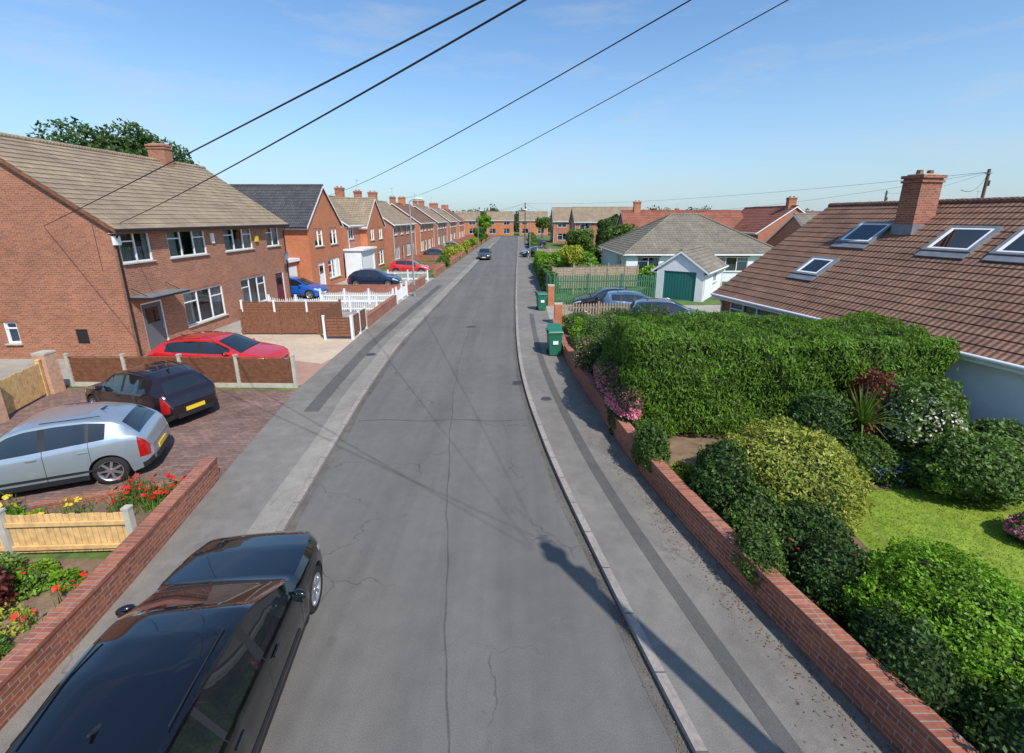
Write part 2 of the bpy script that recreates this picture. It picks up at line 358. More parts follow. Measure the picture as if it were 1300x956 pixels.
ribbon('left_kerb',lambda y:KL(y)-.13,lambda y:KL(y),G+.004,'kerb',side=1)
ribbon('right_kerb',lambda y:KR(y),lambda y:KR(y)+.13,G+.004,'kerb',side=-1)
ribbon('left_pavement',lambda y:PL(y),lambda y:KL(y)-.13,G,'pave')
ribbon('right_pavement',lambda y:KR(y)+.13,lambda y:PR(y),G,'pave')
ribbon('left_lots',lambda y:-90,lambda y:PL(y),G-.004,'grass')
ribbon('right_lots',lambda y:PR(y),lambda y:90,G-.004,'grass')
ny=[y for y in YS if y<110]
ribbon('pavement_trench_patch',lambda y:KR(y)+.13+(PR(y)-KR(y))*.36,lambda y:KR(y)+.13+(PR(y)-KR(y))*.36+.24,G+.004,'trench',[y for y in YS if -4<y<27])
ribbon('worn_pavement_strip',lambda y:KL(y)-.62-.03*math.sin(y),lambda y:KL(y)-.14,G+.004,'strip',ny)
ribbon('pavement_reinstatement',lambda y:KL(y)-1.5,lambda y:KL(y)-1.05,G+.004,'trench',[y for y in YS if 12<y<40])
ribbon('road_channel',lambda y:KR(y)-.16-.03*math.sin(y*1.7),lambda y:KR(y)-.003,.004,'channel',ny)
ribbon('road_channel',lambda y:KL(y)+.003,lambda y:KL(y)+.16+.04*math.sin(y*1.3),.004,'channel',ny)
fy=list(np.arange(-10,60,.25))
ribbon('road_seam',lambda y:(KL(y)+KR(y))/2+.25+.02*math.sin(y*2.1)+.01*math.sin(y*7)-.012-.006*math.sin(y*5),lambda y:(KL(y)+KR(y))/2+.25+.02*math.sin(y*2.1)+.01*math.sin(y*7)+.012,.004,'seam',fy)
mb=MB()
for yy in (12.2,26.5,39.0):
    xs=np.arange(KL(yy)+.25,KR(yy)-.25,.2); mb.grid([[(x,yy+.05*math.sin(x*3)-.012,.009),(x,yy+.05*math.sin(x*3)+.012,.009)] for x in xs],'seam',False)
mb.build('road_seam')
for (x,y,r,zz) in ((-2.2,24,.3,0),(-2.6,47,.3,0),(1.1,13.6,.18,G),(-6.0,18.5,.22,G)):
    mb=MB(); mb.tube([(x,y,zz-.01),(x,y,zz+.006)],r,'iron',24,True,False)
    for i in range(-3,4): mb.box((x+i*r*.22,y,zz+.009),(r*.08,r*1.2,.006),'black')
    mb.build('manhole_cover')
mb=MB(); mb.box((KR(15.3)-.2,15.3,.006),(.36,.42,.01),'iron')
for i in range(7): mb.box((KR(15.3)-.2,15.15+i*.05,.013),(.3,.018,.006),'black')
mb.build('drain_grate')
# lots
sheet('block_paving_driveway',[(PL(9.0),9.0),(PL(11),11),(PL(14.4),14.4),(-17,14.6),(-17,7.2),(-9.5,7.9)],G+.004,'blocks')
sheet('side_yard_paving',[(-17.01,4),(-17.01,14.62),(-15.42,14.62),(-15.42,17.9),(-34,17.9),(-34,4)],G+.002,'concg')
sheet('concrete_driveway',[(PL(14.8),14.8),(PL(18),18),(-9.3,18.0),(-15.4,18.0),(-15.4,14.8)],G+.004,'conc')
sheet('gravel_driveway',[(PL(18)-.15,17.2),(PL(18),18),(PL(21),21),(PL(22.2),22.2),(-15.4,22.2),(-15.4,18.2),(-10,18.0)],G+.008,'gravel')
sheet('concrete_front_yard',[(PL(22.3),22.3),(PL(31),31),(PL(44),44),(-16,44),(-16,22.3)],G+.004,'concg')
sheet('flower_bed_soil',[(PL(6.7),6.7),(PL(9.0),8.98),(-9.5,7.88),(-14,7.3),(-14,6.7)],G+.004,'soil')
sheet('garden_bed_soil',[(PL(-3),-3),(PL(3),3),(PL(6.5),6.5),(-14,6.5),(-14,-3)],G+.004,'soil')
sheet('lawn',[(6.0,4.0),(6.3,1.5),(14,1.5),(11.6,9.2),(9.8,8.6),(7.0,8.5),(6.3,7.5)],G+.008,'lawn')
sheet('garden_bed_soil',[(PR(2)+.2,0),(PR(5)+.2,5),(PR(10)+.2,10),(PR(14)+.2,14),(PR(23)+.2,23),(9,21),(11.9,9),(14,0)],G+.003,'soil')
sheet('bungalow_driveway',[(PR(24.6),24.6),(PR(29.8),29.8),(14,29.8),(14,20.5),(8.6,21.5),(6.8,24.6)],G+.006,'concg')
# ------------------------------------------------------------------ houses
def wall(mb,o,u,n,x0,x1,z0,z1,ops,mat,rev=.11):
    ops=[p for p in ops if p[1]>x0 and p[0]<x1]
    xs=sorted(set([x0,x1]+[v for p in ops for v in p[:2] if x0<v<x1])); zs=sorted(set([z0,z1]+[v for p in ops for v in p[2:4] if z0<v<z1]))
    P=lambda x,z,d=0: o+u*x+Vector((0,0,z))-n*d
    for a,b in zip(xs[:-1],xs[1:]):
        for c,d in zip(zs[:-1],zs[1:]):
            if any(p[0]<=a+1e-6 and p[1]>=b-1e-6 and p[2]<=c+1e-6 and p[3]>=d-1e-6 for p in ops): continue
            mb.poly([P(a,c),P(b,c),P(b,d),P(a,d)],mat)
    for p in ops:
        a,b,c,d=p[:4]
        mb.poly([P(a,c),P(a,d),P(a,d,rev),P(a,c,rev)],mat);mb.poly([P(b,c),P(b,d),P(b,d,rev),P(b,c,rev)],mat)
        mb.poly([P(a,d),P(b,d),P(b,d,rev),P(a,d,rev)],mat)
def opening(mf,mg,o,u,n,p,detail=True):
    a,b,c,d=p[:4]; kind=p[4] if len(p)>4 else 'win'; cols=p[5] if len(p)>5 else 2
    P=lambda x,z,dd=0: o+u*x+Vector((0,0,z))-n*dd
    Z=Vector((0,0,1)); fw=.035; fr='white'
    def bar(xa,xb,za,zb,dd,th,mat): mf.obox(P((xa+xb)/2,(za+zb)/2,dd),u*((xb-xa)/2),n*th,Z*((zb-za)/2),mat)
    if kind=='vent': bar(a,b,c,d,.06,.02,'black'); return
    if kind=='garage':
        bar(a,b,c,d,.08,.02,cols if isinstance(cols,str) else 'white')
        for i in range(1,int((b-a)/.2)): bar(a+i*.2-.008,a+i*.2+.008,c+.05,d-.05,.057,.004,'black')
        return
    for (xa,xb,za,zb) in ((a,a+.06,c,d),(b-.06,b,c,d),(a+.06,b-.06,d-.06,d),(a+.06,b-.06,c,c+.06)): bar(xa,xb,za,zb,.07,fw,fr)
    if kind=='door':
        mt=cols if isinstance(cols,str) else 'white'
        bar(a+.06,b-.06,c+.06,d-.06,.085,.02,mt); bar(a+.25,b-.25,d-.9,d-.25,.06,.008,'carglass'); bar(b-.16,b-.12,c+.9,c+1.1,.05,.02,'alloy')
        return
    for i in range(1,cols):
        x=a+(b-a)*i/cols; bar(x-.03,x+.03,c+.06,d-.06,.07,fw,fr)
    zt=d-(d-c)*.3
    for i in range(0,cols,2):
        xa=a+(b-a)*i/cols+.035;xb=a+(b-a)*(i+1)/cols-.035
        bar(xa,xb,zt-.025,zt+.025,.075,fw*.9,fr)
    bar(a-.06,b+.06,c-.05,c-.001,-.03,.06,'concrete')
    bar(a-.1,b+.1,d+.001,d+.1,-.0035,.004,'soldier')
    mg.poly([P(a,c,.08),P(b,c,.08),P(b,d,.08),P(a,d,.08)],'glass')
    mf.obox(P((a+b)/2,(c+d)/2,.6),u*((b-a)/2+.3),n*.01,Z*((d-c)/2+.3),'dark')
    cw=random.choice((.18,.26,.34))
    for (xa,xb) in ((a,a+(b-a)*cw),(b-(b-a)*cw,b)):
        nn=10
        for i in range(nn):
            x0=xa+(xb-xa)*i/nn;x1=xa+(xb-xa)*(i+1)/nn; dd=.14+(.03 if i%2 else 0); d2=.14+(.03 if not i%2 else 0)
            mf.poly([P(x0,c,dd),P(x1,c,d2),P(x1,d,d2),P(x0,d,dd)],'curtain')
    if random.random()<.85:
        hh=random.choice((.5,.75,1.0)); nn=int((b-a)/.09)
        for i in range(nn):
            x0=a+(b-a)*i/nn;x1=a+(b-a)*(i+1)/nn; mf.poly([P(x0,c,.2),P(x1,c,.2),P(x1-.02,c+(d-c)*hh,.215),P(x0-.02,c+(d-c)*hh,.185)],'curtain')
def slope(mb,eL,eR,rL,rR,mat,h=.33,t=.03):
    eL,eR,rL,rR=map(Vector,(eL,eR,rL,rR)); n=max(2,round(((rL+rR)/2-(eL+eR)/2).length/h))
    nrm=(eR-eL).cross(rL-eL) if (rL-eL).length>.1 else (eR-eL).cross(rR-eL)
    nrm.normalize(); 
    if nrm.z<0: nrm=-nrm
    for i in range(n):
        a,b=i/n,(i+1)/n
        L0=eL.lerp(rL,a);R0=eR.lerp(rR,a);L1=eL.lerp(rL,b);R1=eR.lerp(rR,b)
        mb.poly([L0+nrm*t,R0+nrm*t,R1+nrm*.002,L1+nrm*.002],mat); mb.poly([L0,R0,R0+nrm*t,L0+nrm*t],mat)
def chimney(mb,c,sx,sy,z0,z1,brick,pots=2,rz=0):
    mb.box((c[0],c[1],(z0+z1)/2),(sx,sy,z1-z0),brick,rz); mb.box((c[0],c[1],z1-.2),(sx+.09,sy+.09,.075),brick,rz); mb.box((c[0],c[1],z1-.05),(sx+.12,sy+.12,.1),brick,rz)
    mb.box((c[0],c[1],z1+.02),(sx*.85,sy*.85,.05),'concrete',rz)
    for i in range(pots):
        o=(i-(pots-1)/2)*max(sx,sy)/pots; dx,dy=(o,0) if sx>sy else (0,o)
        q=Matrix.Rotation(rz,3,'Z')@Vector((dx,dy,0))
        mb.tube([(c[0]+q.x,c[1]+q.y,z1),(c[0]+q.x,c[1]+q.y,z1+.18)],[.11,.09],'redroof',10)
def house(name,O,ang,L,D,eave,ridge,brick,roof,front=(),back=(),g0=(),g1=(),segs=None,chim=(),gutter='white',ov=.35,vo=.15,verge='white',hip=False,dish=False):
    O=Vector((O[0],O[1],0)); u=Vector((math.cos(ang),math.sin(ang),0)); v=Vector((-u.y,u.x,0)); Z=Vector((0,0,1))
    e=empty(name,O+u*L/2+v*D/2); mw=MB();mf=MB();mg=MB();mr=MB()
    for (o,uu,n,ln,ops) in ((O,u,-v,L,front),(O+v*D,u,v,L,back),(O,v,-u,D,g0),(O+u*L,v,u,D,g1)):
        if n==-v and segs:
            for (a,b,mt) in segs: wall(mw,o,uu,n,a,b,0,eave,ops,mt)
        else: wall(mw,o,uu,n,0,ln,0,eave,ops,brick)
        for p in ops: opening(mf,mg,o,uu,n,p)
    rz=ridge-eave; sl=rz/(D/2); ze=eave-ov*sl+.02
    if hip:
        A=O-u*ov-v*ov;B=O+u*(L+ov)-v*ov;C=O+u*(L+ov)+v*(D+ov);E=O-u*ov+v*(D+ov)
        A,B,C,E=[q+Z*ze for q in (A,B,C,E)]
        R0=O+u*D/2*.98+v*D/2+Z*ridge;R1=O+u*(L-D/2*.98)+v*D/2+Z*ridge
        slope(mr,A,B,R0,R1,roof);slope(mr,E,C,R0,R1,roof);slope(mr,A,E,R0,R0,roof);slope(mr,B,C,R1,R1,roof)
        for p,q in ((A,R0),(E,R0),(B,R1),(C,R1),(R0,R1)): mr.tube([p+Z*.03,q+Z*.03],.1,roof,8)
        for p,q in ((A,B),(B,C),(C,E),(E,A)): mf.tube([p-Z*.03,q-Z*.03],.06,gutter,8)
        mf.poly([q-Z*.05 for q in (A,B,C,E)],'white')
    else:
        fl=O-u*vo-v*ov+Z*ze; fr_=O+u*(L+vo)-v*ov+Z*ze; rl=O-u*vo+v*D/2+Z*(ridge+.02); rr=O+u*(L+vo)+v*D/2+Z*(ridge+.02)
        bl=O-u*vo+v*(D+ov)+Z*ze; br_=O+u*(L+vo)+v*(D+ov)+Z*ze
        slope(mr,fl,fr_,rl,rr,roof); slope(mr,bl,br_,rl,rr,roof)
        n=int(L/.45)
        for i in range(n):
            mr.tube([rl.lerp(rr,i/n)+Z*.0,rl.lerp(rr,(i+.97)/n)+Z*.012],.12,roof,10)
        for (o,uu) in ((O,-u),(O+u*L,u)):
            mw.poly([o+Z*eave,o+v*D+Z*eave,o+v*D/2+Z*ridge],brick)
        for (p,q) in ((fl,rl),(bl,rl),(fr_,rr),(br_,rr)):
            d=(q-p); m=(p+q)/2-Z*.085; mf.obox(m,d/2,u*.015,Z*.075,verge)
        for (p,q,s) in ((fl,fr_,-1),(bl,br_,1)):
            mf.obox((p+q)/2-Z*.10-v*s*.05,(q-p)/2*.99,v*.012,Z*.085,verge)
            mf.tube([p+v*s*.03-Z*.03,q+v*s*.03-Z*.03],.055,gutter,8)
            mf.obox((p+q)/2-Z*.15-v*s*(ov/2+.04),(q-p)/2*.985,v*(ov/2),Z*.01,'white')
        for x in (.12,L-.12):
            mf.tube([O+u*x-v*.28+Z*(ze-.1),O+u*x-v*.07+Z*(ze-.4),O+u*x-v*.07+Z*.1],.035,gutter,8)
    for c in chim:
        p=O+u*c[0]+v*c[1]; chimney(mr,p,c[2],c[3],c[4],c[5],brick if len(c)<7 else c[6],2,ang)
        mr.box((p.x,p.y,c[4]+(.15)),(c[2]+.1,c[3]+.1,.1),'lead',ang)
        if len(c)>7:
            mr.tube([(p.x,p.y,c[5]),(p.x,p.y,c[5]+1.3)],.015,'metal',6); mr.box((p.x,p.y,c[5]+1.25),(1.0,.015,.015),'metal',ang+.5)
            for k in range(5): mr.box((p.x+(k-2)*.2*math.cos(ang+.5),p.y+(k-2)*.2*math.sin(ang+.5),c[5]+1.25),(.012,.45,.012),'metal',ang+.5)
    mw.build('walls',e); mf.build('frames_and_gutters',e); mr.build('roof',e)
    if mg.v: mg.build('window_glazing',e,uv=False)
    return e,O,u,v
H90=math.pi/2
# House 1 (left, brown brick semi)
e,O,u,v=house('brick_house',(-15.4,17.9),H90,13.6,9.4,5.5,8.8,'brickA','tan',
 front=[(.3,1.9,3.95,5.15,'win',2),(2.9,5.5,3.95,5.15,'win',3),(7.0,9.7,3.95,5.15,'win',3),(11.3,12.9,3.95,5.15,'win',2),
        (.7,1.9,.1,2.25,'door','greydoor'),(3.2,6.2,.7,2.3,'win',3),(7.9,10.5,.7,2.3,'win',3),(11.8,12.9,.1,2.25,'door','maroon')],
 g0=[(4.6,5.15,.75,1.65,'win',1),(1.8,2.3,.75,1.35,'vent'),(7.6,8.4,3.3,4.3,'win',1)],chim=[(10.0,4.7,.6,.95,8.2,9.7)],verge='brownwood',gutter='black')
mb=MB(); mb.box((-14.95,19.2,2.55),(1.0,2.2,.08),'black'); mb.box((-14.95,19.2,2.615),(1.04,2.24,.04),'lead')
mb.tube([(-14.5,18.25,2.5),(-15.35,18.25,2.95)],.015,'black',6);mb.tube([(-14.5,20.15,2.5),(-15.35,20.15,2.95)],.015,'black',6)
ob=mb.build('door_canopy',e)
mb=MB(); mb.box((-15.33,18.05,4.85),(.12,.28,.34),'white'); mb.box((-15.33,27.95,4.5),(.12,.28,.34),'plateY'); mb.box((-15.36,23.9,4.7),(.08,.2,.5),'white'); mb.build('alarm_boxes',e)
mb=MB(); mb.tube([(-15.4,30.9,3.2),(-15.05,30.7,3.25)],.02,'metal',6)
rows=[[(-15.0+.10*(r/.3)**2*1.0-.04, 30.6+r*math.cos(t), 3.3+r*math.sin(t)) for t in [k*math.pi/10 for k in range(20)]] for r in (.02,.1,.2,.3)]
mb.grid(rows,'lead',True,True); mb.build('satellite_dish',e)
# House just left of the frame
house('brick_house',(-17.0,-3.5),H90,13.2,9,5.35,8.3,'brickA','tan',front=[(1,3,3.9,5.1,'win',2),(8,10,3.9,5.1,'win',2),(1,3.6,.7,2.3,'win',3),(9,11.6,.7,2.3,'win',3)],verge='brownwood')
# House 2 orange gable
e2,O2,u2,v2=house('brick_house',(-15.5,42.4),math.pi,10,6.9,5.3,8.2,'brickB','darkroof',
 g0=[(1.1,2.7,3.5,4.8,'win',2),(4.2,5.8,3.5,4.8,'win',2),(1.0,3.6,.7,2.3,'win',3),(4.4,5.6,.1,2.2,'door','white')],
 back=[(2,3,3.6,4.6,'win',1)],verge='white',gutter='black')
mb=MB(); wall(mb,Vector((-16.5,33.0,0)),Vector((0,1,0)),Vector((1,0,0)),0,2.4,0,2.5,[(.2,2.2,.1,2.2)],'brickB'); 
mb.obox((-16.55,34.2,1.15),(.01,0,0),(0,1,0),(0,0,1.05),'white'); mb.box((-18.5,34.2,2.62),(4.3,2.6,.22),'white'); mb.box((-18.5,33.1,1.25),(3.9,.2,2.5),'brickB'); mb.build('garage_annex',e2)
# House 3
e3,_,_,_=house('brick_house',(-15.6,44.2),H90,11.2,8,5.2,7.9,'brickC','tan',front=[(.4,1.8,3.7,4.9,'win',2)],chim=[(10.2,4,.6,.9,7.4,9.0)])
house('brick_house',(-14.9,54.6),math.pi,6,6.6,5.0,7.7,'brickB','tan',g0=[(.9,2.4,3.4,4.6,'win',2),(4.1,5.5,3.4,4.6,'win',2),(1.,3.2,.6,2.2,'win',2)])
mb=MB(); wall(mb,Vector((-14.2,43.6,0)),Vector((0,1,0)),Vector((1,0,0)),0,4.2,0,2.7,[(.3,3.9,.1,2.3)],'render'); mb.obox((-14.28,45.7,1.2),(.01,0,0),(0,1.8,0),(0,0,1.1),'white')
mb.box((-15.0,43.65,1.35),(1.6,.1,2.7),'render'); mb.box((-14.9,45.7,2.78),(1.9,4.5,.16),'white'); mb.build('white_garage_annex',e3)
for i,y0 in enumerate([57.2,73,89,105.5,122]):
    X=-14.6+.012*(y0-57); fr=[]
    for s in (0,6.5):
        fr+=[(s+.7,s+2.4,3.6,4.9,'win',2),(s+3.9,s+5.6,3.6,4.9,'win',2),(s+.6,s+2.9,.6,2.2,'win',3),(s+4.4,s+5.4,.1,2.2,'door',['maroon','white','greydoor'][i%3])]
    house('brick_house',(X,y0),H90,13,8,5.1,7.9,['brickC','brickB','brickA'][i%3],['tan','brownroof','tan'][i%3],front=fr,g0=[(3.5,4.3,3.4,4.4,'win',1)],chim=[(6.5,4,.6,1.1,7.5,9.0),(.4,4,.6,.8,7.3,8.8,'brickC',1)])
# Right bungalow with big roof
ang=math.atan2(-.969,.247)
eb,OB,ub,vb=house('bungalow',(9.25,19.85),ang,17,10.4,2.75,6.2,'brickC','brownroof',front=[(.5,2.8,1.0,2.35,'win',3),(4.2,6,.9,2.3,'win',2),(12.8,14.6,.9,2.3,'win',2)],
  segs=[(0,3.4,'brickC'),(3.4,17,'render')],verge='white',ov=.42)
mb=MB(); Z=Vector((0,0,1)); slb=(6.2-2.75)/5.2
def onroof(s,d,h=0): 
    n=(-vb*slb+Z).normalized(); return OB+ub*s+vb*d+Z*(2.77+d*slb)+n*h
for (s,d,w,hh) in ((3.1,3.5,.62,.62),(2.9,1.65,.5,.5),(6.3,3.35,.62,.62),(8.1,3.35,.62,.62)):
    n=(-vb*slb+Z).normalized(); sv=(vb+Z*slb).normalized(); c=onroof(s,d,.06)
    for sg in(-1,1): mb.obox(c+ub*sg*w,ub*.05,sv*(hh+.05),n*.06,'lead'); mb.obox(c+sv*sg*hh,ub*(w-.05),sv*.05,n*.06,'lead')
    for sg in(-1,1): mb.obox(c+ub*sg*(w-.09),ub*.04,sv*(hh-.05),n*.045,'white'); mb.obox(c+sv*sg*(hh-.09),ub*(w-.13),sv*.04,n*.045,'white')
    mb.obox(c,ub*(w-.13),sv*(hh-.13),n*.03,'carglass')
    mb.obox(c-sv*(hh+.2),ub*(w+.05),sv*.13,n*-.02,'lead')
mb.build('roof_windows',eb)
mb=MB(); chimney(mb,onroof(4.35,4.0),.62,.95,4.4,7.1,'brickW',2,ang); q=onroof(4.35,4.0); mb.box((q.x,q.y,5.3),(.7,1.03,.35),'lead',ang)
mb.build('chimney',eb)
# far bungalows/houses on the right
house('bungalow',(10.3,41.5),0,14,11.5,2.7,6.0,'render','greyroof',front=[(1,3,1,2.3,'win',2),(5,6,.1,2.2,'door','white'),(8,11,1,2.3,'win',3)],hip=True,g0=[(2,4,1,2.3,'win',2)])
house('bungalow',(15,60),0,16,9,2.8,6.6,'brickC','redroof',front=[(1,3,1,2.3,'win',2),(8,11,1,2.3,'win',3)],chim=[(2,4.5,.9,.6,6,7.8)])
house('brick_house',(37,55),H90,12,8,4.2,7.0,'brickC','redroof',g0=[(1,3,1,2.3,'win',2),(5,7,1,2.3,'win',2),(3.2,4.6,3.4,4.4,'win',2)],chim=[(1.2,4,.6,.9,6.6,8.0)])
house('bungalow',(27,40),0,16,10,2.8,6.0,'brickC','greyroof')
house('brick_house',(9.5,108),0,9,8,5.1,8.0,'brickC','tan',front=[(1,3,3.6,4.9,'win',2),(5.5,8,3.6,4.9,'win',2),(1,3.4,.7,2.2,'win',2),(5.5,8,.7,2.2,'win',2)],g0=[(2,4,3.6,4.9,'win',2),(5,7,.7,2.2,'win',2)])
house('brick_house',(12,90),0,12,8,5.1,7.7,'brickA','tan',front=[(1,3,3.6,4.9,'win',2),(5.5,8,3.6,4.9,'win',2),(1,3.4,.7,2.2,'win',2),(5.5,8,.7,2.2,'win',2)],g0=[(2,4,3.6,4.9,'win',2),(5,7,.7,2.2,'win',2)])
for (x,y,w,rf) in ((50,85,14,'brownroof'),(72,95,14,'redroof'),(40,118,16,'tan'),(64,125,16,'brownroof'),(62,62,15,'brownroof'),(98,110,16,'tan')):
    house('brick_house',(x,y),0.1,w,8,3.6,6.8,'brickC',rf,front=[(1,3,1,2.3,'win',2),(7,9,1,2.3,'win',2)],chim=[(3,4,.9,.6,6.2,8,'brickC',1)])
for (x,w,br) in ((-33,12,'brickC'),(-19,8,'brickB'),(-8.5,9,'brickB'),(2.5,9.5,'brickB'),(14,10,'brickC'),(27,10,'brickC'),(40,12,'brickC')):
    house('brick_house',(x,157),0,w,8,5.0,7.7,br,'tan',front=[(.8,2.6,3.4,4.7,'win',2),(w-3.4,w-1.2,3.4,4.7,'win',2),(.8,3.1,.6,2.2,'win',2),(w-3.4,w-1.2,.6,2.2,'win',2)])
# garage with teal door
house('garage',(13.0,30.9),math.radians(55),6.0,3.2,2.35,3.5,'render','greyroof',g0=[(.5,2.7,.1,2.1,'garage','teal')],front=[(3,4.2,1.1,2,'win',2)])
# ------------------------------------------------------------------ walls, fences
def gwall(name,pts,h,th=.23,mat='brickW',cap='soldier',z0=0,capz=.07):
    P=[Vector((p[0],p[1],0)) for p in pts]; L=[]
    for i,p in enumerate(P):
        d=(P[min(i+1,len(P)-1)]-P[max(i-1,0)]).normalized(); n=Vector((-d.y,d.x,0)); L.append((p,n))
    mb=MB()
    def ext(w,za,zb,mt):
        rows=[[p-n*w+Vector((0,0,za)),p-n*w+Vector((0,0,zb)),p+n*w+Vector((0,0,zb)),p+n*w+Vector((0,0,za))] for p,n in L]
        mb.grid(rows,mt,False,True); mb.poly(rows[0],mt); mb.poly(rows[-1][::-1],mt)
    ext(th/2,z0,h-capz,mat); ext(th/2+.015,h-capz,h,cap)
    return mb.build(name,bevel=.006)
def fence(name,p0,p1,h,style='lap',mat='brownwood',post='concrete',sp=1.85,z0=G,posth=.08,arch=0):
    p0=Vector((p0[0],p0[1],0));p1=Vector((p1[0],p1[1],0)); d=p1-p0; L=d.length; d.normalize(); n=Vector((-d.y,d.x,0)); Z=Vector((0,0,1))
    k=max(1,round(L/sp)); mb=MB()
    for i in range(k+1):
        c=p0+d*(L*i/k); mb.obox(c+Z*(z0+(h+posth)/2-.1),d*.05,n*.05,Z*((h+posth)/2+.1),post)
        mb.obox(c+Z*(z0+h+posth+.02),d*.06,n*.06,Z*.02,post)
    for i in range(k):
        a=L*i/k+.055;b=L*(i+1)/k-.055
        if style=='lap':
            if post=='concrete': mb.obox(p0+d*((a+b)/2)+Z*(z0+.07),d*((b-a)/2),n*.02,Z*.08,'concrete')
            nb=int((h-.16)/.13)
            for j in range(nb):
                zz=z0+.16+(j+.5)*(h-.18)/nb
                mb.obox(p0+d*((a+b)/2)+Z*zz+n*.0,d*((b-a)/2),(n*.008),(Z*((h-.16)/nb/2)+n*.014),mat)
            for x in (a+.03,(a+b)/2,b-.03): mb.obox(p0+d*x+Z*(z0+.16+(h-.16)/2)-n*.028,d*.022,n*.01,Z*((h-.16)/2),mat)
            mb.obox(p0+d*((a+b)/2)+Z*(z0+h+.015),d*((b-a)/2),n*.03,Z*.014,mat)
        else:
            w=.09; g=.012 if style=='close' else (.06 if style=='picket' else .09); m=int((b-a)/(w+g))
            if style=='rail': w=.03; m=int((b-a)/.12)
            for j in range(m):
                x=a+(j+.5)*(b-a)/m; hh=h+random.uniform(-.012,.012)-(arch*math.sin(math.pi*(j+.5)/m) if arch else 0)
                mb.obox(p0+d*x+Z*(z0+.04+hh/2)-n*.02*(style!='rail'),d*(w/2),n*.01,Z*(hh/2-.04),mat)
                if style=='picket': mb.obox(p0+d*x+Z*(z0+hh+.01)-n*.02,d*(w/4),n*.0095,Z*.035,mat)
            for zz in (.2,h*.8-arch*.8): mb.obox(p0+d*((a+b)/2)+Z*(z0+zz)+n*.02,d*((b-a)/2),n*.02,Z*.035,mat)
    return mb.build(name)
wy=lambda a,b,f,o,st=.6:[(f(y)+o,y) for y in np.arange(a,b+.01,st)]
gwall('brick_garden_wall',wy(-6,9.0,PL,-.12),.62)
gwall('brick_garden_wall',[(PL(9.0)-.2,8.98),(-7.6,8.55),(-9.5,7.85)],.24,.12)
fence('wooden_fence',(PL(6.6)-.32,6.62),(-12.6,6.35),.82,'close','pine','concrete',2.4)
gwall('brick_garden_wall',wy(-6,18.0,PR,.13),.68)
fence('wooden_fence',(PL(14.6)-.1,14.6),(-15.1,14.75),1.05,'lap','brownwood','concrete',1.9)
gwall('gate_pillar',[(-15.25,14.0),(-15.25,14.4)],1.5,.4,'buff','concrete'); gwall('gate_pillar',[(-14.6,11.6),(-14.6,12.0)],1.35,.4,'buff','concrete')
fence('wooden_gate',(-14.65,12.1),(-15.2,13.9),1.1,'close','pine','pine',2)
fence('wooden_fence',(-13.3,21.9),(-9.6,21.9),1.15,'close','brownwood','brownwood',1.85)
fence('wooden_fence',(-9.5,22.0),(-9.5,24.8),1.15,'close','brownwood','brownwood',1.4)
fence('wooden_fence',(-8.9,21.0),(PL(21)-.1,21.0),1.05,'lap','brownwood','white',1.3)
fence('wooden_fence',(PL(21)-.1,21.1),(PL(23)-.1,23.2),1.05,'lap','brownwood','white',1.1)
gwall('brick_garden_wall',wy(23.4,30.2,PL,-.15),.75)
fence('white_railing',(-14.9,27.6),(-8.3,27.6),.95,'rail','white','white',1.6,arch=.15)
fence('white_railing',(-12.9,30.4),(-8.0,30.4),.9,'rail','white','white',1.6,arch=.2)
fence('wooden_fence',(-15.0,24.9),(-9.6,24.9),1.1,'lap','brownwood','white',1.8)
fence('white_railing',(PL(30.4)-.15,30.5),(PL(34)-.15,33.7),1.0,'rail','white','white',1.6,arch=.2)
gwall('brick_garden_wall',wy(35.2,40,PL,-.15),.8); gwall('brick_garden_wall',[(PL(35.2)-.2,35.1),(-15,35.3)],.7)
fence('white_railing',(-15,41.9),(PL(42)-.2,41.9),.9,'rail','white','white',1.8)
for a,b in ((45,52),(56,63),(66,70),(75,81),(84,88),(92,98),(103,112),(118,126),(130,138)):
    gwall('brick_garden_wall',wy(a,b,PL,-.15,2.0),.75); gwall('brick_garden_wall',[(PL(b)-.3,b),(-14,b)],.8)
# right
gwall('brick_pillar',[(2.5,24.1),(2.5,24.5)],1.25,.4,'brickB','concrete'); gwall('brick_pillar',[(2.55,29.4),(2.55,29.8)],1.5,.4,'brickB','concrete')
gwall('brick_garden_wall',wy(18.2,24.0,PR,.13),.55)
gwall('brick_garden_wall',[(2.75,24.35),(6.8,24.7)],.5,.2)
fence('picket_fence',(2.75,24.5),(6.8,24.85),1.05,'picket','greywood','greywood',2)
fence('green_wooden_fence',(2.8,30.1),(9.6,30.6),1.9,'picket','greenwood','greenwood',2)
fence('green_wooden_fence',(2.6,30.3),(2.6,34.5),1.7,'picket','greenwood','greenwood',2)
fence('wooden_fence',(3.2,36),(10.3,37.5),1.8,'lap','greywood','greywood',1.9)
fence('trellis_fence',(4.6,34.2),(8.6,34.8),2.2,'rail','greywood','greywood',1.5)
fence('wooden_fence',(3.4,62),(12,62),1.6,'lap','greywood','concrete',1.9)
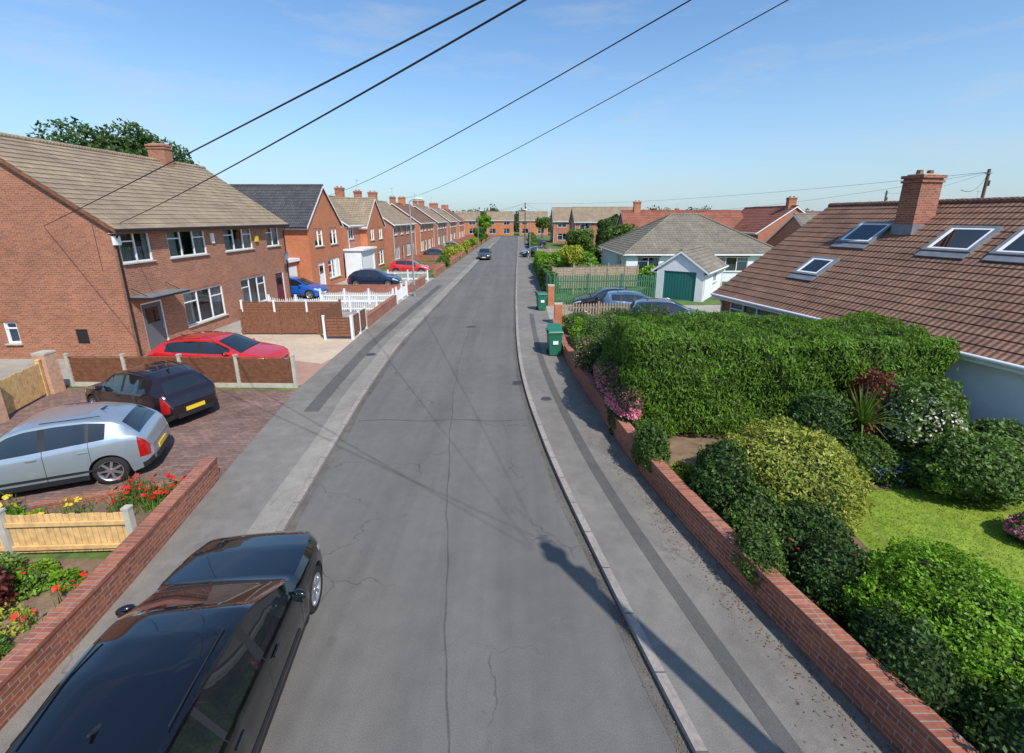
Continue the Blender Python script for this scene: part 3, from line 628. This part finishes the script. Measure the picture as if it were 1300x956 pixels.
# ------------------------------------------------------------------ cars
def sm(x,pts,w=.045):
    xs=[p[0] for p in pts]; ys=[p[1] for p in pts]; return float(np.mean([np.interp(min(max(x+d,0),4.1),xs,ys) for d in (-w,-w/2,0,w/2,w)]))
def car(name,x,y,heading,pt,L=4.05,W=1.75,H=1.48,z=G,estate=False,rails=False,cow=0):
    sx,sy,sz=L/4.1,W/1.74,H/1.48; e=empty(name,(x,y,z)); e.rotation_euler=(0,0,heading)
    top=[(0,.56),(.05,.68),(.2,.78),(.6,.87),(1.0,.95),(1.08,.98),(1.72,1.38),(2.0,1.455),(2.5,1.48),(3.0,1.455),(3.45,1.36),(3.62,1.28),(3.93,.99),(4.03,.86),(4.1,.62)]
    if estate: top=[(0,.6),(.05,.75),(.2,.86),(.6,.94),(1.1+cow,1.01),(1.2+cow,1.05),(1.85+cow,1.40),(2.2+cow,1.46),(2.7,1.48),(3.4,1.44),(3.72,1.37),(3.97,1.04),(4.05,.9),(4.1,.65)]
    ws=(1.08,1.74) if not estate else (1.2+cow,1.87+cow); rw=(3.60,3.90) if not estate else (3.74,3.95)
    belt=[(0,.54),(.08,.64),(.3,.74),(1.0,.87),(2,.92),(3.1,1.0),(3.6,1.04),(3.9,.98),(4.02,.84),(4.1,.60)]
    hw=[(0,.50),(.03,.60),(.12,.73),(.35,.82),(.8,.865),(2,.87),(3.3,.87),(3.65,.84),(3.93,.77),(4.05,.70),(4.1,.60)]
    wt=[(0,.42),(.2,.64),(.6,.72),(1.0+cow,.75),(1.2+cow,.71),(1.8+cow,.61),(2.5,.60),(3.2,.57),(3.6,.56),(3.9,.66),(4.03,.66),(4.1,.55)]
    low=[(0,.32),(.1,.22),(.4,.19),(3.7,.2),(4.0,.26),(4.1,.36)]
    wh=(.80,3.33); ar=.365; cz=.31; we=3.34 if not estate else 3.54
    gaps=(1.28+cow*.5,2.27,3.05)
    st=set(np.round(np.linspace(0,4.1,56),3)); st|={0.02,.04,.07,.1,3.97,3.99,4.02,4.04,4.06,4.08,ws[0],ws[1],rw[0],rw[1],2.22,2.33,3.0,3.06,1.3,we}
    for g in gaps: st|={g,g+.012}
    for c in wh: st|=set(np.round(c+ar*np.cos(np.linspace(0,math.pi,17)),3))
    st=sorted(st); st=[s for i,s in enumerate(st) if i==0 or s-st[i-1]>.004]
    def sec(s):
        w=sm(s,hw);zt=sm(s,top);zb=min(sm(s,belt),zt-.02);zl=sm(s,low);wr=min(sm(s,wt),w-.03)
        za=zl; fl=0
        for c in wh:
            if abs(s-c)<ar: za=max(zl,cz+math.sqrt(max(0,ar*ar-(s-c)**2)))
            if abs(s-c)<ar+.1: fl=max(fl,.018)
        w+=fl*.6
        pm=max(min(.5,(zl+zb)/2),za+.025); p4=max(zb-.09,pm+.02)
        hh=zt-zb; lip=min(.02,hh*.3)
        P=[(0,zl),(w-.09,za),(w-.012,za),(w,max(za+.02,min(zl+.12,pm-.01))),(w+.004,pm),(w-.012,p4),(w-.035,zb-.01),(w-.06,zb+lip)]
        wl=w-.06
        P+=[(wl+(wr-wl)*.86-.0,zb+lip+(zt-zb-lip-.035*min(1,hh*3))*.88),(wr+.02,zt-.045*min(1,hh*2.5+.3)),(wr-.05,zt-.018),(wr*.5,zt-.002),(0,zt+.004)]
        return P
    rows=[]
    for s in st:
        P=sec(s); q=[((L/2-s*sx),a*sy,b*sz) for a,b in P]; q+=[(p[0],-p[1],p[2]) for p in q[-2:0:-1]]; rows.append(q)
    K=len(rows[0]); npt=13
    def mf(a,b):
        xm=(st[a]+st[a+1])/2; k=b if b<npt-1 else K-1-b
        if k<=1: return 'black'
        if k==2: return 'black' if .5<xm<3.7 or xm<.2 or xm>3.9 else pt
        if any(abs(xm-(g+.006))<.004 for g in gaps) and 2<k<7: return 'black'
        if k==7:
            if 1.34+cow<xm<we and not 2.22<xm<2.33 and not 3.0<xm<3.06: return 'carglass'
            if 2.22<xm<2.33 or 3.0<xm<3.06: return 'black'
            return pt
        if k in(10,11):
            if ws[0]<xm<ws[1] or rw[0]<xm<rw[1]: return 'carglass'
            if ws[0]-.06<xm<=ws[0]: return 'black'
        if .03<xm<.45 and k==5: return 'lamp'
        if xm>3.86 and xm<4.06 and k in(4,5): return 'tail'
        return pt
    b=MB(); b.grid(rows,mf,True,True); b.poly(rows[0][::-1],pt); b.poly(rows[-1],pt)
    body=b.build('body',sharp=38,origin=(0,0,0)); body.parent=e
    w=MB()
    R=.31*sz*1.02
    for c in wh:
        for s in (-1,1):
            X=L/2-c*sx; yo=s*(.862*sy); yi=s*(.66*sy)
            n=28; prof=[(yi,R*.6),(yi,R*.94),(yi+s*.02,R),(yo-s*.02,R),(yo,R*.95),(yo-s*.004,R*.72)]
            rr=[[(X+r*math.cos(2*math.pi*k/n),yy,R+r*math.sin(2*math.pi*k/n)) for k in range(n)] for yy,r in prof]
            w.grid(rr,'tyre',True,True)
            rr=[[(X+r*math.cos(2*math.pi*k/n),yy,R+r*math.sin(2*math.pi*k/n)) for k in range(n)] for yy,r in ((yo-s*.004,R*.74),(yo-s*.012,R*.66),(yo-s*.07,R*.62))]
            w.grid(rr,'alloy',True,True); w.poly(rr[-1],'black')
            for k in range(7):
                t=2*math.pi*k/7; dv=Vector((math.cos(t),0,math.sin(t))); pv=Vector((-math.sin(t),0,math.cos(t)))
                w.obox(Vector((X,yo-s*.03,R))+dv*R*.36,dv*R*.32,pv*R*.075,Vector((0,.012,0)),'alloy')
            w.tube([(X,yo-s*.045,R),(X,yo-s*.012,R)],R*.15,'alloy',12)
    wo=w.build('wheels',origin=(0,0,0),uv=False); wo.parent=e
    d=MB()
    for s in(-1,1):
        X=L/2-(1.38+cow)*sx
        prof=[(0,.03,.03),(.05,.035,.03),(.07,.085,.06),(.13,.1,.075),(.2,.085,.065),(.235,.03,.03)]
        d.grid([[(X+.04-.25*a+r*.6*math.cos(t),s*(.80*sy+a),(.97*sz)+q*math.sin(t)) for t in [2*math.pi*k/14 for k in range(14)]] for a,r,q in prof],pt,True,True)
        a,r,q=prof[-1]; d.poly([(X+.04-.25*a+r*.6*math.cos(t),s*(.80*sy+a),(.97*sz)+q*math.sin(t)) for t in [2*math.pi*k/14 for k in range(14)]],pt)
        d.obox((X-.065,s*(.80*sy+.14),.97*sz),(.004,0,0),(.02,.07,0),(0,0,.045),'carglass')
        for g in (2.1,2.95): d.obox((L/2-g*sx,s*.876*sy,.83*sz),(.085,0,0),(0,.012,0),(0,0,.012),pt)
        d.obox((L/2-2.3*sx,s*.878*sy,.40*sz),(.9,0,0),(0,.008,0),(0,0,.025),'black')
        if rails: d.tube([(L/2-2.0*sx,s*.57*sy,1.43*sz),(L/2-2.1*sx,s*.56*sy,1.475*sz),(L/2-3.3*sx,s*.55*sy,1.465*sz),(L/2-3.4*sx,s*.55*sy,1.42*sz)],.014,'alloy',6)
        d.obox((L/2-(ws[0]+.08)*sx,s*.3,(top[5][1]+.035 if not estate else 1.075)*sz),(-.02,.3,.008),(.008,0,.004),(0,0,.008),'black')
        # roof channel trims
        d.obox((L/2-2.75*sx,s*.545*sy,1.468*sz),(.5,0,0),(0,.006,0),(0,0,.006),'black')
    d.obox((L/2+.004,0,.40*sz),(.01,0,0),(0,.26,0),(0,0,.055),'plateW'); d.obox((L/2+.0,0,.50*sz),(.012,0,0),(0,.38,0),(0,0,.03),'black'); d.obox((L/2-.005,0,.30*sz),(.02,0,0),(0,.4,0),(0,0,.03),'black')
    d.obox((-L/2-.006,0,.50*sz),(.01,0,0),(0,.26,0),(0,0,.055),'plateY'); d.obox((-L/2+.015,0,.36*sz),(.03,0,0),(0,.50,0),(0,0,.06),'black')
    d.tube([(L/2-3.1*sx,0,1.43*sz),(L/2-3.22*sx,0,1.50*sz)],[.03,.012],'black',8)
    do=d.build('trim_and_mirrors',origin=(0,0,0),uv=False); do.parent=e
    return e
P_black=paint('black_car_paint',(.003,.0035,.005),0,.08);P_silver=paint('silver_blue_car_paint',(.40,.46,.52),.6,.3);P_plum=paint('dark_plum_car_paint',(.022,.014,.02),.4,.2)
P_red=paint('red_car_paint',(.6,.015,.015),.15);P_blue=paint('blue_car_paint',(.01,.11,.5),.3);P_navy=paint('navy_car_paint',(.015,.03,.07),.4);P_lb=paint('grey_blue_car_paint',(.10,.18,.28),.5);P_grey=paint('grey_car_paint',(.06,.065,.07),.5)
car('parked_car',-3.72,4.12,math.radians(97),P_black,4.6,1.94,1.48,0.0,estate=True,cow=.13)
car('parked_car',-10.15,9.05,math.radians(180+23),P_silver,4.0,1.74,1.50)
car('parked_car',-10.75,12.65,math.radians(180-22),P_plum,3.95,1.70,1.47)
car('parked_car',-10.95,16.4,math.radians(2),P_red,4.6,1.80,1.42)
car('parked_car',-15.6,32.9,math.radians(0),P_blue,4.0,1.72,1.5)
car('parked_car',-11.6,38.6,math.radians(0),P_navy,4.3,1.78,1.45)
car('parked_car',-10.6,47.5,math.radians(5),P_red,4.1,1.74,1.5)
car('parked_car',-10.3,64.5,math.radians(0),P_grey,4.1,1.74,1.5)
car('parked_car',-10.5,83,math.radians(0),P_silver,4.1,1.74,1.5)
car('parked_car',-3.9,66,math.radians(-90),P_grey,4.4,1.8,1.55,0)
car('parked_car',3.4,69,math.radians(200),P_black,4.5,1.82,1.5)
car('parked_car',4.8,95,math.radians(180),P_navy,4.4,1.8,1.5)
car('parked_car',5.9,28.0,math.radians(175),P_plum,4.2,1.76,1.45)
car('parked_car',7.3,26.2,math.radians(-8),P_lb,4.2,1.78,1.5,estate=True)
car('parked_car',8.2,23.2,math.radians(-10),P_navy,4.3,1.78,1.5,estate=True,rails=True)
# ------------------------------------------------------------------ street furniture
def wbin(x,y,rz):
    mb=MB(); R=Matrix.Rotation(rz,3,'Z'); c=Vector((x,y,0))
    def P(a,b,z): return c+R@Vector((a,b,z))
    rows=[]
    for z,w,dd in ((G+.05,.22,.24),(G+.5,.25,.29),(G+.95,.28,.34),(G+.97,.30,.36),(G+1.0,.30,.36)):
        rows.append([P(-w,-dd,z),P(w,-dd,z),P(w,dd,z),P(-w,dd,z)])
    mb.grid(rows,'bin',False,True)
    lid=[]
    for t,zz in ((-1,1.0),(-.9,1.05),(0,1.10),(.9,1.08),(1,1.0)): lid.append([P(-.31,t*.39,G+zz),P(-.27,t*.37,G+zz+.03),P(.27,t*.37,G+zz+.03),P(.31,t*.39,G+zz)])
    mb.grid(lid,'bin',False); 
    mb.tube([P(-.25,.40,G+1.0),P(.25,.40,G+1.0)],.02,'bin',8)
    for s in(-1,1): mb.tube([P(s*.2,.22,G+.1),P(s*.27,.22,G+.1)],.1,'tyre',14)
    mb.box(P(0,-.325,G+.6),(.22,.01,.15),'white',rz); return mb.build('wheelie_bin')
wbin(1.78,18.5,.1);wbin(1.85,19.3,-.1);wbin(1.85,28.2,.15)
def lamp(x,y,h=6.8,d=1):
    mb=MB(); mb.tube([(x,y,0),(x,y,1.2)],[.09,.09],'metal',12); mb.tube([(x,y,1.2),(x,y,h)],[.06,.045],'metal',12)
    mb.tube([(x,y,h-.02),(x+d*.15,y,h+.12),(x+d*.5,y,h+.18)],.03,'metal',8)
    rows=[[(x+d*(.35+t*.6),y+w*math.cos(a),h+.2+hh*math.sin(a)) for a in [2*math.pi*k/12 for k in range(12)]] for t,w,hh in ((0,.03,.03),(.2,.09,.06),(.6,.12,.07),(.9,.09,.05),(1,.02,.02))]
    mb.grid(rows,'white',True,True); mb.box((x+.01,y-.075,.7),(.1,.02,.5),'black'); return mb.build('street_lamp')
lamp(-7.2,33.4);lamp(PL(88)+.3,88);lamp(PR(60)-.3,60,6.5,-1)
def tpole(x,y,h,r=.13,arm=True):
    mb=MB(); mb.tube([(x,y,0),(x,y,h)],[r,r*.75],'pole',14)
    for k in range(8): 
        a=k*math.pi/4; mb.tube([(x+.1*math.cos(a),y+.1*math.sin(a),h-.3),(x+.22*math.cos(a),y+.22*math.sin(a),h-.27)],.012,'metal',5)
    mb.tube([(x,y,h-.34),(x,y,h-.31)],.2,'metal',16); mb.box((x+.12,y,h-1.0),(.16,.2,.4),'black'); return mb.build('telegraph_pole')
tpole(4.72,.67,8.35,.15);tpole(2.75,99,8.8);tpole(35.5,36,9.2);tpole(47,60,9)
def wire(a,b,sag,r=.014):
    a=Vector(a);b=Vector(b); n=30
    return [a.lerp(b,i/n)-Vector((0,0,sag*4*(i/n)*(1-i/n))) for i in range(n+1)]
mb=MB()
for a,b,s in (((4.92,.7,8.2),(-17.8,17.85,5.4),.05),((4.45,.65,8.2),(-15.35,18.4,5.5),.15),((4.40,.75,8.2),(-15.3,40.3,7.6),.35),((4.60,.85,8.2),(-15.2,66.5,8.4),.6)):
    mb.tube(wire(a,b,s),[.005+.007*min(1,i/9) for i in range(31)],'cable',5)
mb.build('overhead_wires')
mb=MB()
for b in ((-14,80,6.5),(-13,110,6.5),(12,108,6.8),(35.5,36,9),(0,157,6.5)): mb.tube(wire((2.75,99,8.6),b,.8),.012,'cable',4)
for b in ((15,16,6.6),(47,60,8.7),(20,62,6.2)): mb.tube(wire((35.5,36,9.0),b,.5),.010,'cable',4)
mb.build('overhead_wires')
# ------------------------------------------------------------------ vegetation
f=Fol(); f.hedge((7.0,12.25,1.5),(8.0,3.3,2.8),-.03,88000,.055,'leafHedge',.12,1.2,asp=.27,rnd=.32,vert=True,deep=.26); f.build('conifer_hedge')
bush('variegated_bush',(5.4,8.05),(1.4,1.2,.85),21000,.04,'leafBush',lump=.12,asp=.4)
bush('green_shrub',(4.05,7.9),(.6,.7,.75),6500,.034,'leafDark')
bush('green_shrub',(4.25,6.9),(.5,.6,.5),4500,.034,'leafMid'); bush('green_shrub',(4.9,6.5),(.55,.5,.5),4500,.034,'leafDark',('redp',60,.03))
bush('bright_green_bush',(5.75,4.7),(1.2,1.0,.68),30000,.026,'leafBright',lump=.10)
bush('bright_green_bush',(6.0,2.7),(1.2,1.1,.7),16000,.03,'leafBright',lump=.1)
bush('green_shrub',(4.75,5.5),(.45,.6,.5),4500,.03,'leafDark'); bush('green_shrub',(4.7,4.3),(.38,.6,.55),4500,.028,'leafDark'); bush('green_shrub',(3.85,6.0),(.32,.5,.5),3500,.028,'leafMid')
bush('green_shrub',(5.1,3.0),(.45,.7,.6),4500,.03,'leafDark')
bush('green_shrub',(3.15,9.3),(.35,.7,.6),4500,.034,'leafMid')
bush('green_shrub',(9.3,8.2),(1.0,.8,.75),9000,.038,'leafMid')
bush('pink_heather',(9.4,6.9),(.6,.35,.3),2500,.03,'leafDark',('pink',1500,.025))
bush('white_flowering_shrub',(9.4,9.7),(.95,.8,1.25),9000,.045,'leafMid',('whp',2000,.032))
bush('red_leaved_shrub',(8.5,10.0),(.6,.45,1.2),5000,.042,'leafRed')
bush('dark_shrub',(7.1,9.75),(.9,.55,.95),9000,.04,'leafDark'); bush('dark_shrub',(7.9,9.2),(.6,.45,.5),4500,.034,'leafMid')
bush('blue_flowering_plant',(8.5,8.9),(.7,.4,.35),2500,.035,'leafMid',('blup',260,.025)); bush('green_shrub',(10.6,9.3),(.8,.7,.7),5500,.042,'leafMid',('whp',250,.03))
bush('golden_plant',(3.55,8.5),(.3,.35,.35),1800,.03,'leafYellow')
f=Fol(); 
for i in range(90):
    a=i*2.4; t=(i%15)/15; el=.25+1.2*t; d=np.array([math.cos(a)*math.cos(el),math.sin(a)*math.cos(el),math.sin(el)]); s=np.array([-math.sin(a),math.cos(a),0])*.018; b0=np.array([7.95,9.5,1.2])
    p1=b0+d*.5; p2=b0+d*1.0-np.array([0,0,.25*math.cos(el)])
    f.raw([b0-s*.6,b0+s*.6,p1+s,p1-s],[(0,1,2,3)],'leafMid'); f.raw([p1-s,p1+s,p2],[(0,1,2)],'leafMid')
f.raw([(7.89,9.5,0),(8.01,9.5,0),(7.99,9.5,1.25),(7.91,9.5,1.25)],[(0,1,2,3)],'core'); f.raw([(7.95,9.44,0),(7.95,9.56,0),(7.95,9.54,1.25),(7.95,9.46,1.25)],[(0,1,2,3)],'core')
f.build('cordyline_palm')
f=Fol(); P=np.stack([rng.uniform(6.3,12.0,30000),rng.uniform(2.2,8.6,30000),np.full(30000,G)],1); f.blades(P,.04,'leafBright',.5,.007); f.build('lawn_grass_blades')
for (x,y,r,n,mt,fl) in ((2.95,11.4,(.42,.9,1.05),5500,'leafDark',('pink',4200,.028)),(2.9,13.2,(.4,.9,.95),4500,'leafMid',('pink',2200,.03)),(3.5,14.6,(.9,.8,1.1),5500,'leafDark',None),(2.85,15.9,(.55,.9,.9),4500,'leafMid',('pink',900,.035)),(3.3,17.6,(.7,.9,.8),4500,'leafMid',None),(3.2,20,(.7,1.0,.6),4000,'leafBright',None),
   (4.8,17.0,(1,1.4,1.1),6000,'leafDark',('pink',150,.05)),(4.2,20.2,(1.,1.2,.8),4500,'leafMid',None),(6.2,19.3,(1.3,1.2,1.0),5000,'leafDark',None),(3.4,22.3,(.8,1.1,.6),3500,'leafMid',None),(5.4,22.5,(1.2,1,.6),4000,'leafDark',None)):
    bush('garden_shrub',(x,y),r,n,.042,mt,fl,lump=.22)
f=Fol(); ys=rng.uniform(-1,16,2600); off=np.abs(rng.normal(size=2600))*.28+.02
P=np.stack([np.array([PR(y) for y in ys])-off,ys,np.full(2600,G+.012)],1); f.leaves(P,np.tile([0,0,1.],(2600,1)),.014,'litter',.6,.25)
ys=rng.uniform(2,22,1400); P=np.stack([np.array([KR(y) for y in ys])-np.abs(rng.normal(size=1400))*.09-.01,ys,np.full(1400,.014)],1); f.leaves(P,np.tile([0,0,1.],(1400,1)),.012,'litter',.6,.25); f.build('fallen_leaves')
f=Fol(); f.hedge((3.0,38,.9),(1.0,6.5,1.6),0,9000,.09,'leafMid',.15,1.0); f.hedge((3.3,50,.9),(1.2,16,1.7),-.015,14000,.1,'leafBright',.18,.8); f.build('garden_hedge')
f=Fol(); f.hedge((4.0,86,.9),(1.2,18,1.5),-.015,8000,.13,'leafMid',.18,.8); f.hedge((5.0,115,.9),(1.2,24,1.7),-.015,8000,.15,'leafMid',.18,.8); f.build('garden_hedge')
R=random.Random(5)
for i in range(22):
    x=R.uniform(4.6,12.5);y=R.uniform(38,60); s=R.uniform(.6,1.3)
    if x>9 and 40<y<54: x-=4.5
    bush('garden_shrub',(x,y),(s,s,s*R.uniform(.7,1.2)),1500,.11,R.choice(['leafMid','leafBright','leafBright','leafYellow','leafMid']),None)
tree('garden_tree',7.8,55,4.5,1.8,5000,.13,'leafMid'); tree('garden_tree',5.5,44,3.2,1.3,4000,.1,'leafYellow'); tree('garden_tree',13,57,5,2,5000,.14,'leafMid')
f=Fol(); f.hedge((16.5,74,2.6),(6,3,5.4),0,14000,.17,'leafDark',.3,.7,rnd=.8); f.build('conifer_hedge')
tree('garden_tree',20,84,6,2.4,4000,.2,'leafMid'); tree('garden_tree',26,88,6.5,2.6,4000,.2,'leafYellow'); tree('garden_tree',8,125,6,2.4,3000,.22,'leafMid')
tree('broadleaf_tree',-33.5,42,14.3,5.6,30000,.17,'leafDark',.3,2,17); tree('broadleaf_tree',-39,45,13.2,4.0,9000,.2,'leafDark',.3,4,9)
tree('garden_tree',-7.8,128,7,2.3,5000,.2,'leafBright',.2); tree('garden_tree',-7.5,104,4,1.5,3000,.16,'leafMid',.2)
bush('clipped_bush',(-8.6,63.6),(1,1,1.1),4000,.1,'leafYellow'); bush('clipped_bush',(-8.3,72),(.9,1.2,.9),3000,.11,'leafYellow'); bush('clipped_bush',(-8.2,55),(.7,1.6,.7),3000,.1,'leafMid')
for y in (79,86.5,95,100,108,116,124): bush('clipped_bush',(PL(y)-1,y),(.8,1.4,.9),1500,.13,R.choice(['leafMid','leafYellow','leafHedge']))
def bed(name,x0,x1,ya,yb,items):
    f=Fol()
    for (mt,k,h,leaf,nn) in items:
        for i in range(k):
            x=R.uniform(x0,x1);y=R.uniform(ya,yb); s=R.uniform(.5,1)*h
            if nn>0: f.blob((x,y,G+s*.4),(s,s,s*.6),nn,leaf,mt,.3,2,.4,core=False)
            else:
                P=np.array([[x,y,G]])+rng.normal(size=(-nn,3))*np.array([.08,.08,0]); f.blades(P,h,'leafMid',.25,.012)
                f.leaves(P[:4]+np.array([0,0,h]),np.tile([0,0,1.],(min(4,-nn),1)),.045,mt,.8)
    f.build(name)
bed('tulip_bed',-8.2,-6.75,7.6,8.5,[('redp',20,.35,.05,-14),('leafMid',10,.25,.03,450)])
bed('daffodil_bed',-10.6,-8.3,7.1,7.8,[('yelp',10,.35,.05,-14),('leafBright',14,.2,.03,300)])
bed('garden_plants',-9.8,-6.6,4.6,6.2,[('leafMid',12,.4,.035,900),('leafBright',8,.28,.03,600),('redp',14,.3,.05,-12),('leafYellow',5,.28,.028,450)])
bed('garden_plants',-8.5,-6.3,2.0,4.6,[('leafMid',10,.42,.035,900),('leafDark',5,.4,.034,600),('redp',18,.3,.05,-12)])
bush('red_leaved_shrub',(-7.9,5.3),(.5,.5,.4),2500,.045,'leafRed')
f=Fol()
for i in range(120):
    x=-260+i*4.6+R.uniform(-2,2); y=200+R.uniform(-8,25); h=R.uniform(3.0,5.6)
    f.blob((x,y,h*.85),(R.uniform(3,6),3,h),420,.55,'leafFar',.3,2.5,.4,core=True)
f.build('distant_trees')
# ------------------------------------------------------------------ sky, sun, camera
w=bpy.data.worlds.new('World'); scene.world=w; w.use_nodes=True; nt=w.node_tree; bg=nt.nodes['Background']
az=math.atan2(.548,-.836); el=math.radians(48)
sky=nd(nt,'ShaderNodeTexSky',sky_type='NISHITA',sun_disc=False,sun_elevation=el,sun_rotation=az,air_density=1.0,dust_density=.6,ozone_density=1.6)
tc=nd(nt,'ShaderNodeTexCoord'); mp=nd(nt,'ShaderNodeMapping'); mp.inputs['Scale'].default_value=(1.6,1.6,9); mp.inputs['Rotation'].default_value=(0.1,.15,.4); nt.links.new(tc.outputs['Generated'],mp.inputs['Vector'])
base=mix(nt,1.0,sky.outputs[0],(1.0,1.27,1.45,1),'MULTIPLY')
sp=nd(nt,'ShaderNodeSeparateXYZ'); nt.links.new(tc.outputs['Generated'],sp.inputs[0])
hz=ramp(nt,sp.outputs['Z'],.40,-.02); hz2=mul(nt,hz,hz); hz3=mul(nt,hz2,.85)
base=mix(nt,hz3,base,(3.5,4.3,5.1,1))
cf=ramp(nt,noise(nt,mp.outputs[0],2.2,7,.62),.52,.80); mm=mul(nt,cf,.42)
col=mix(nt,mm,base,(5.0,5.3,5.6,1)); nt.links.new(col,bg.inputs['Color']); bg.inputs['Strength'].default_value=.13
sd=bpy.data.lights.new('sun','SUN'); sd.energy=5.0; sd.angle=math.radians(.5); sd.color=(1,.955,.88); so=bpy.data.objects.new('sun',sd); scene.collection.objects.link(so)
S=Vector((.548*math.cos(el),-.836*math.cos(el),math.sin(el))); so.rotation_euler=(-S).to_track_quat('-Z','Y').to_euler(); so.location=(20,-20,30)
cd=bpy.data.cameras.new('camera'); co=bpy.data.objects.new('camera',cd); scene.collection.objects.link(co); scene.camera=co
co.location=(0,0,5.7); co.rotation_euler=(math.radians(90-15.2),0,0); cd.sensor_width=36; cd.lens=16.0; cd.shift_y=-.0342; cd.clip_end=6000; cd.clip_start=.05
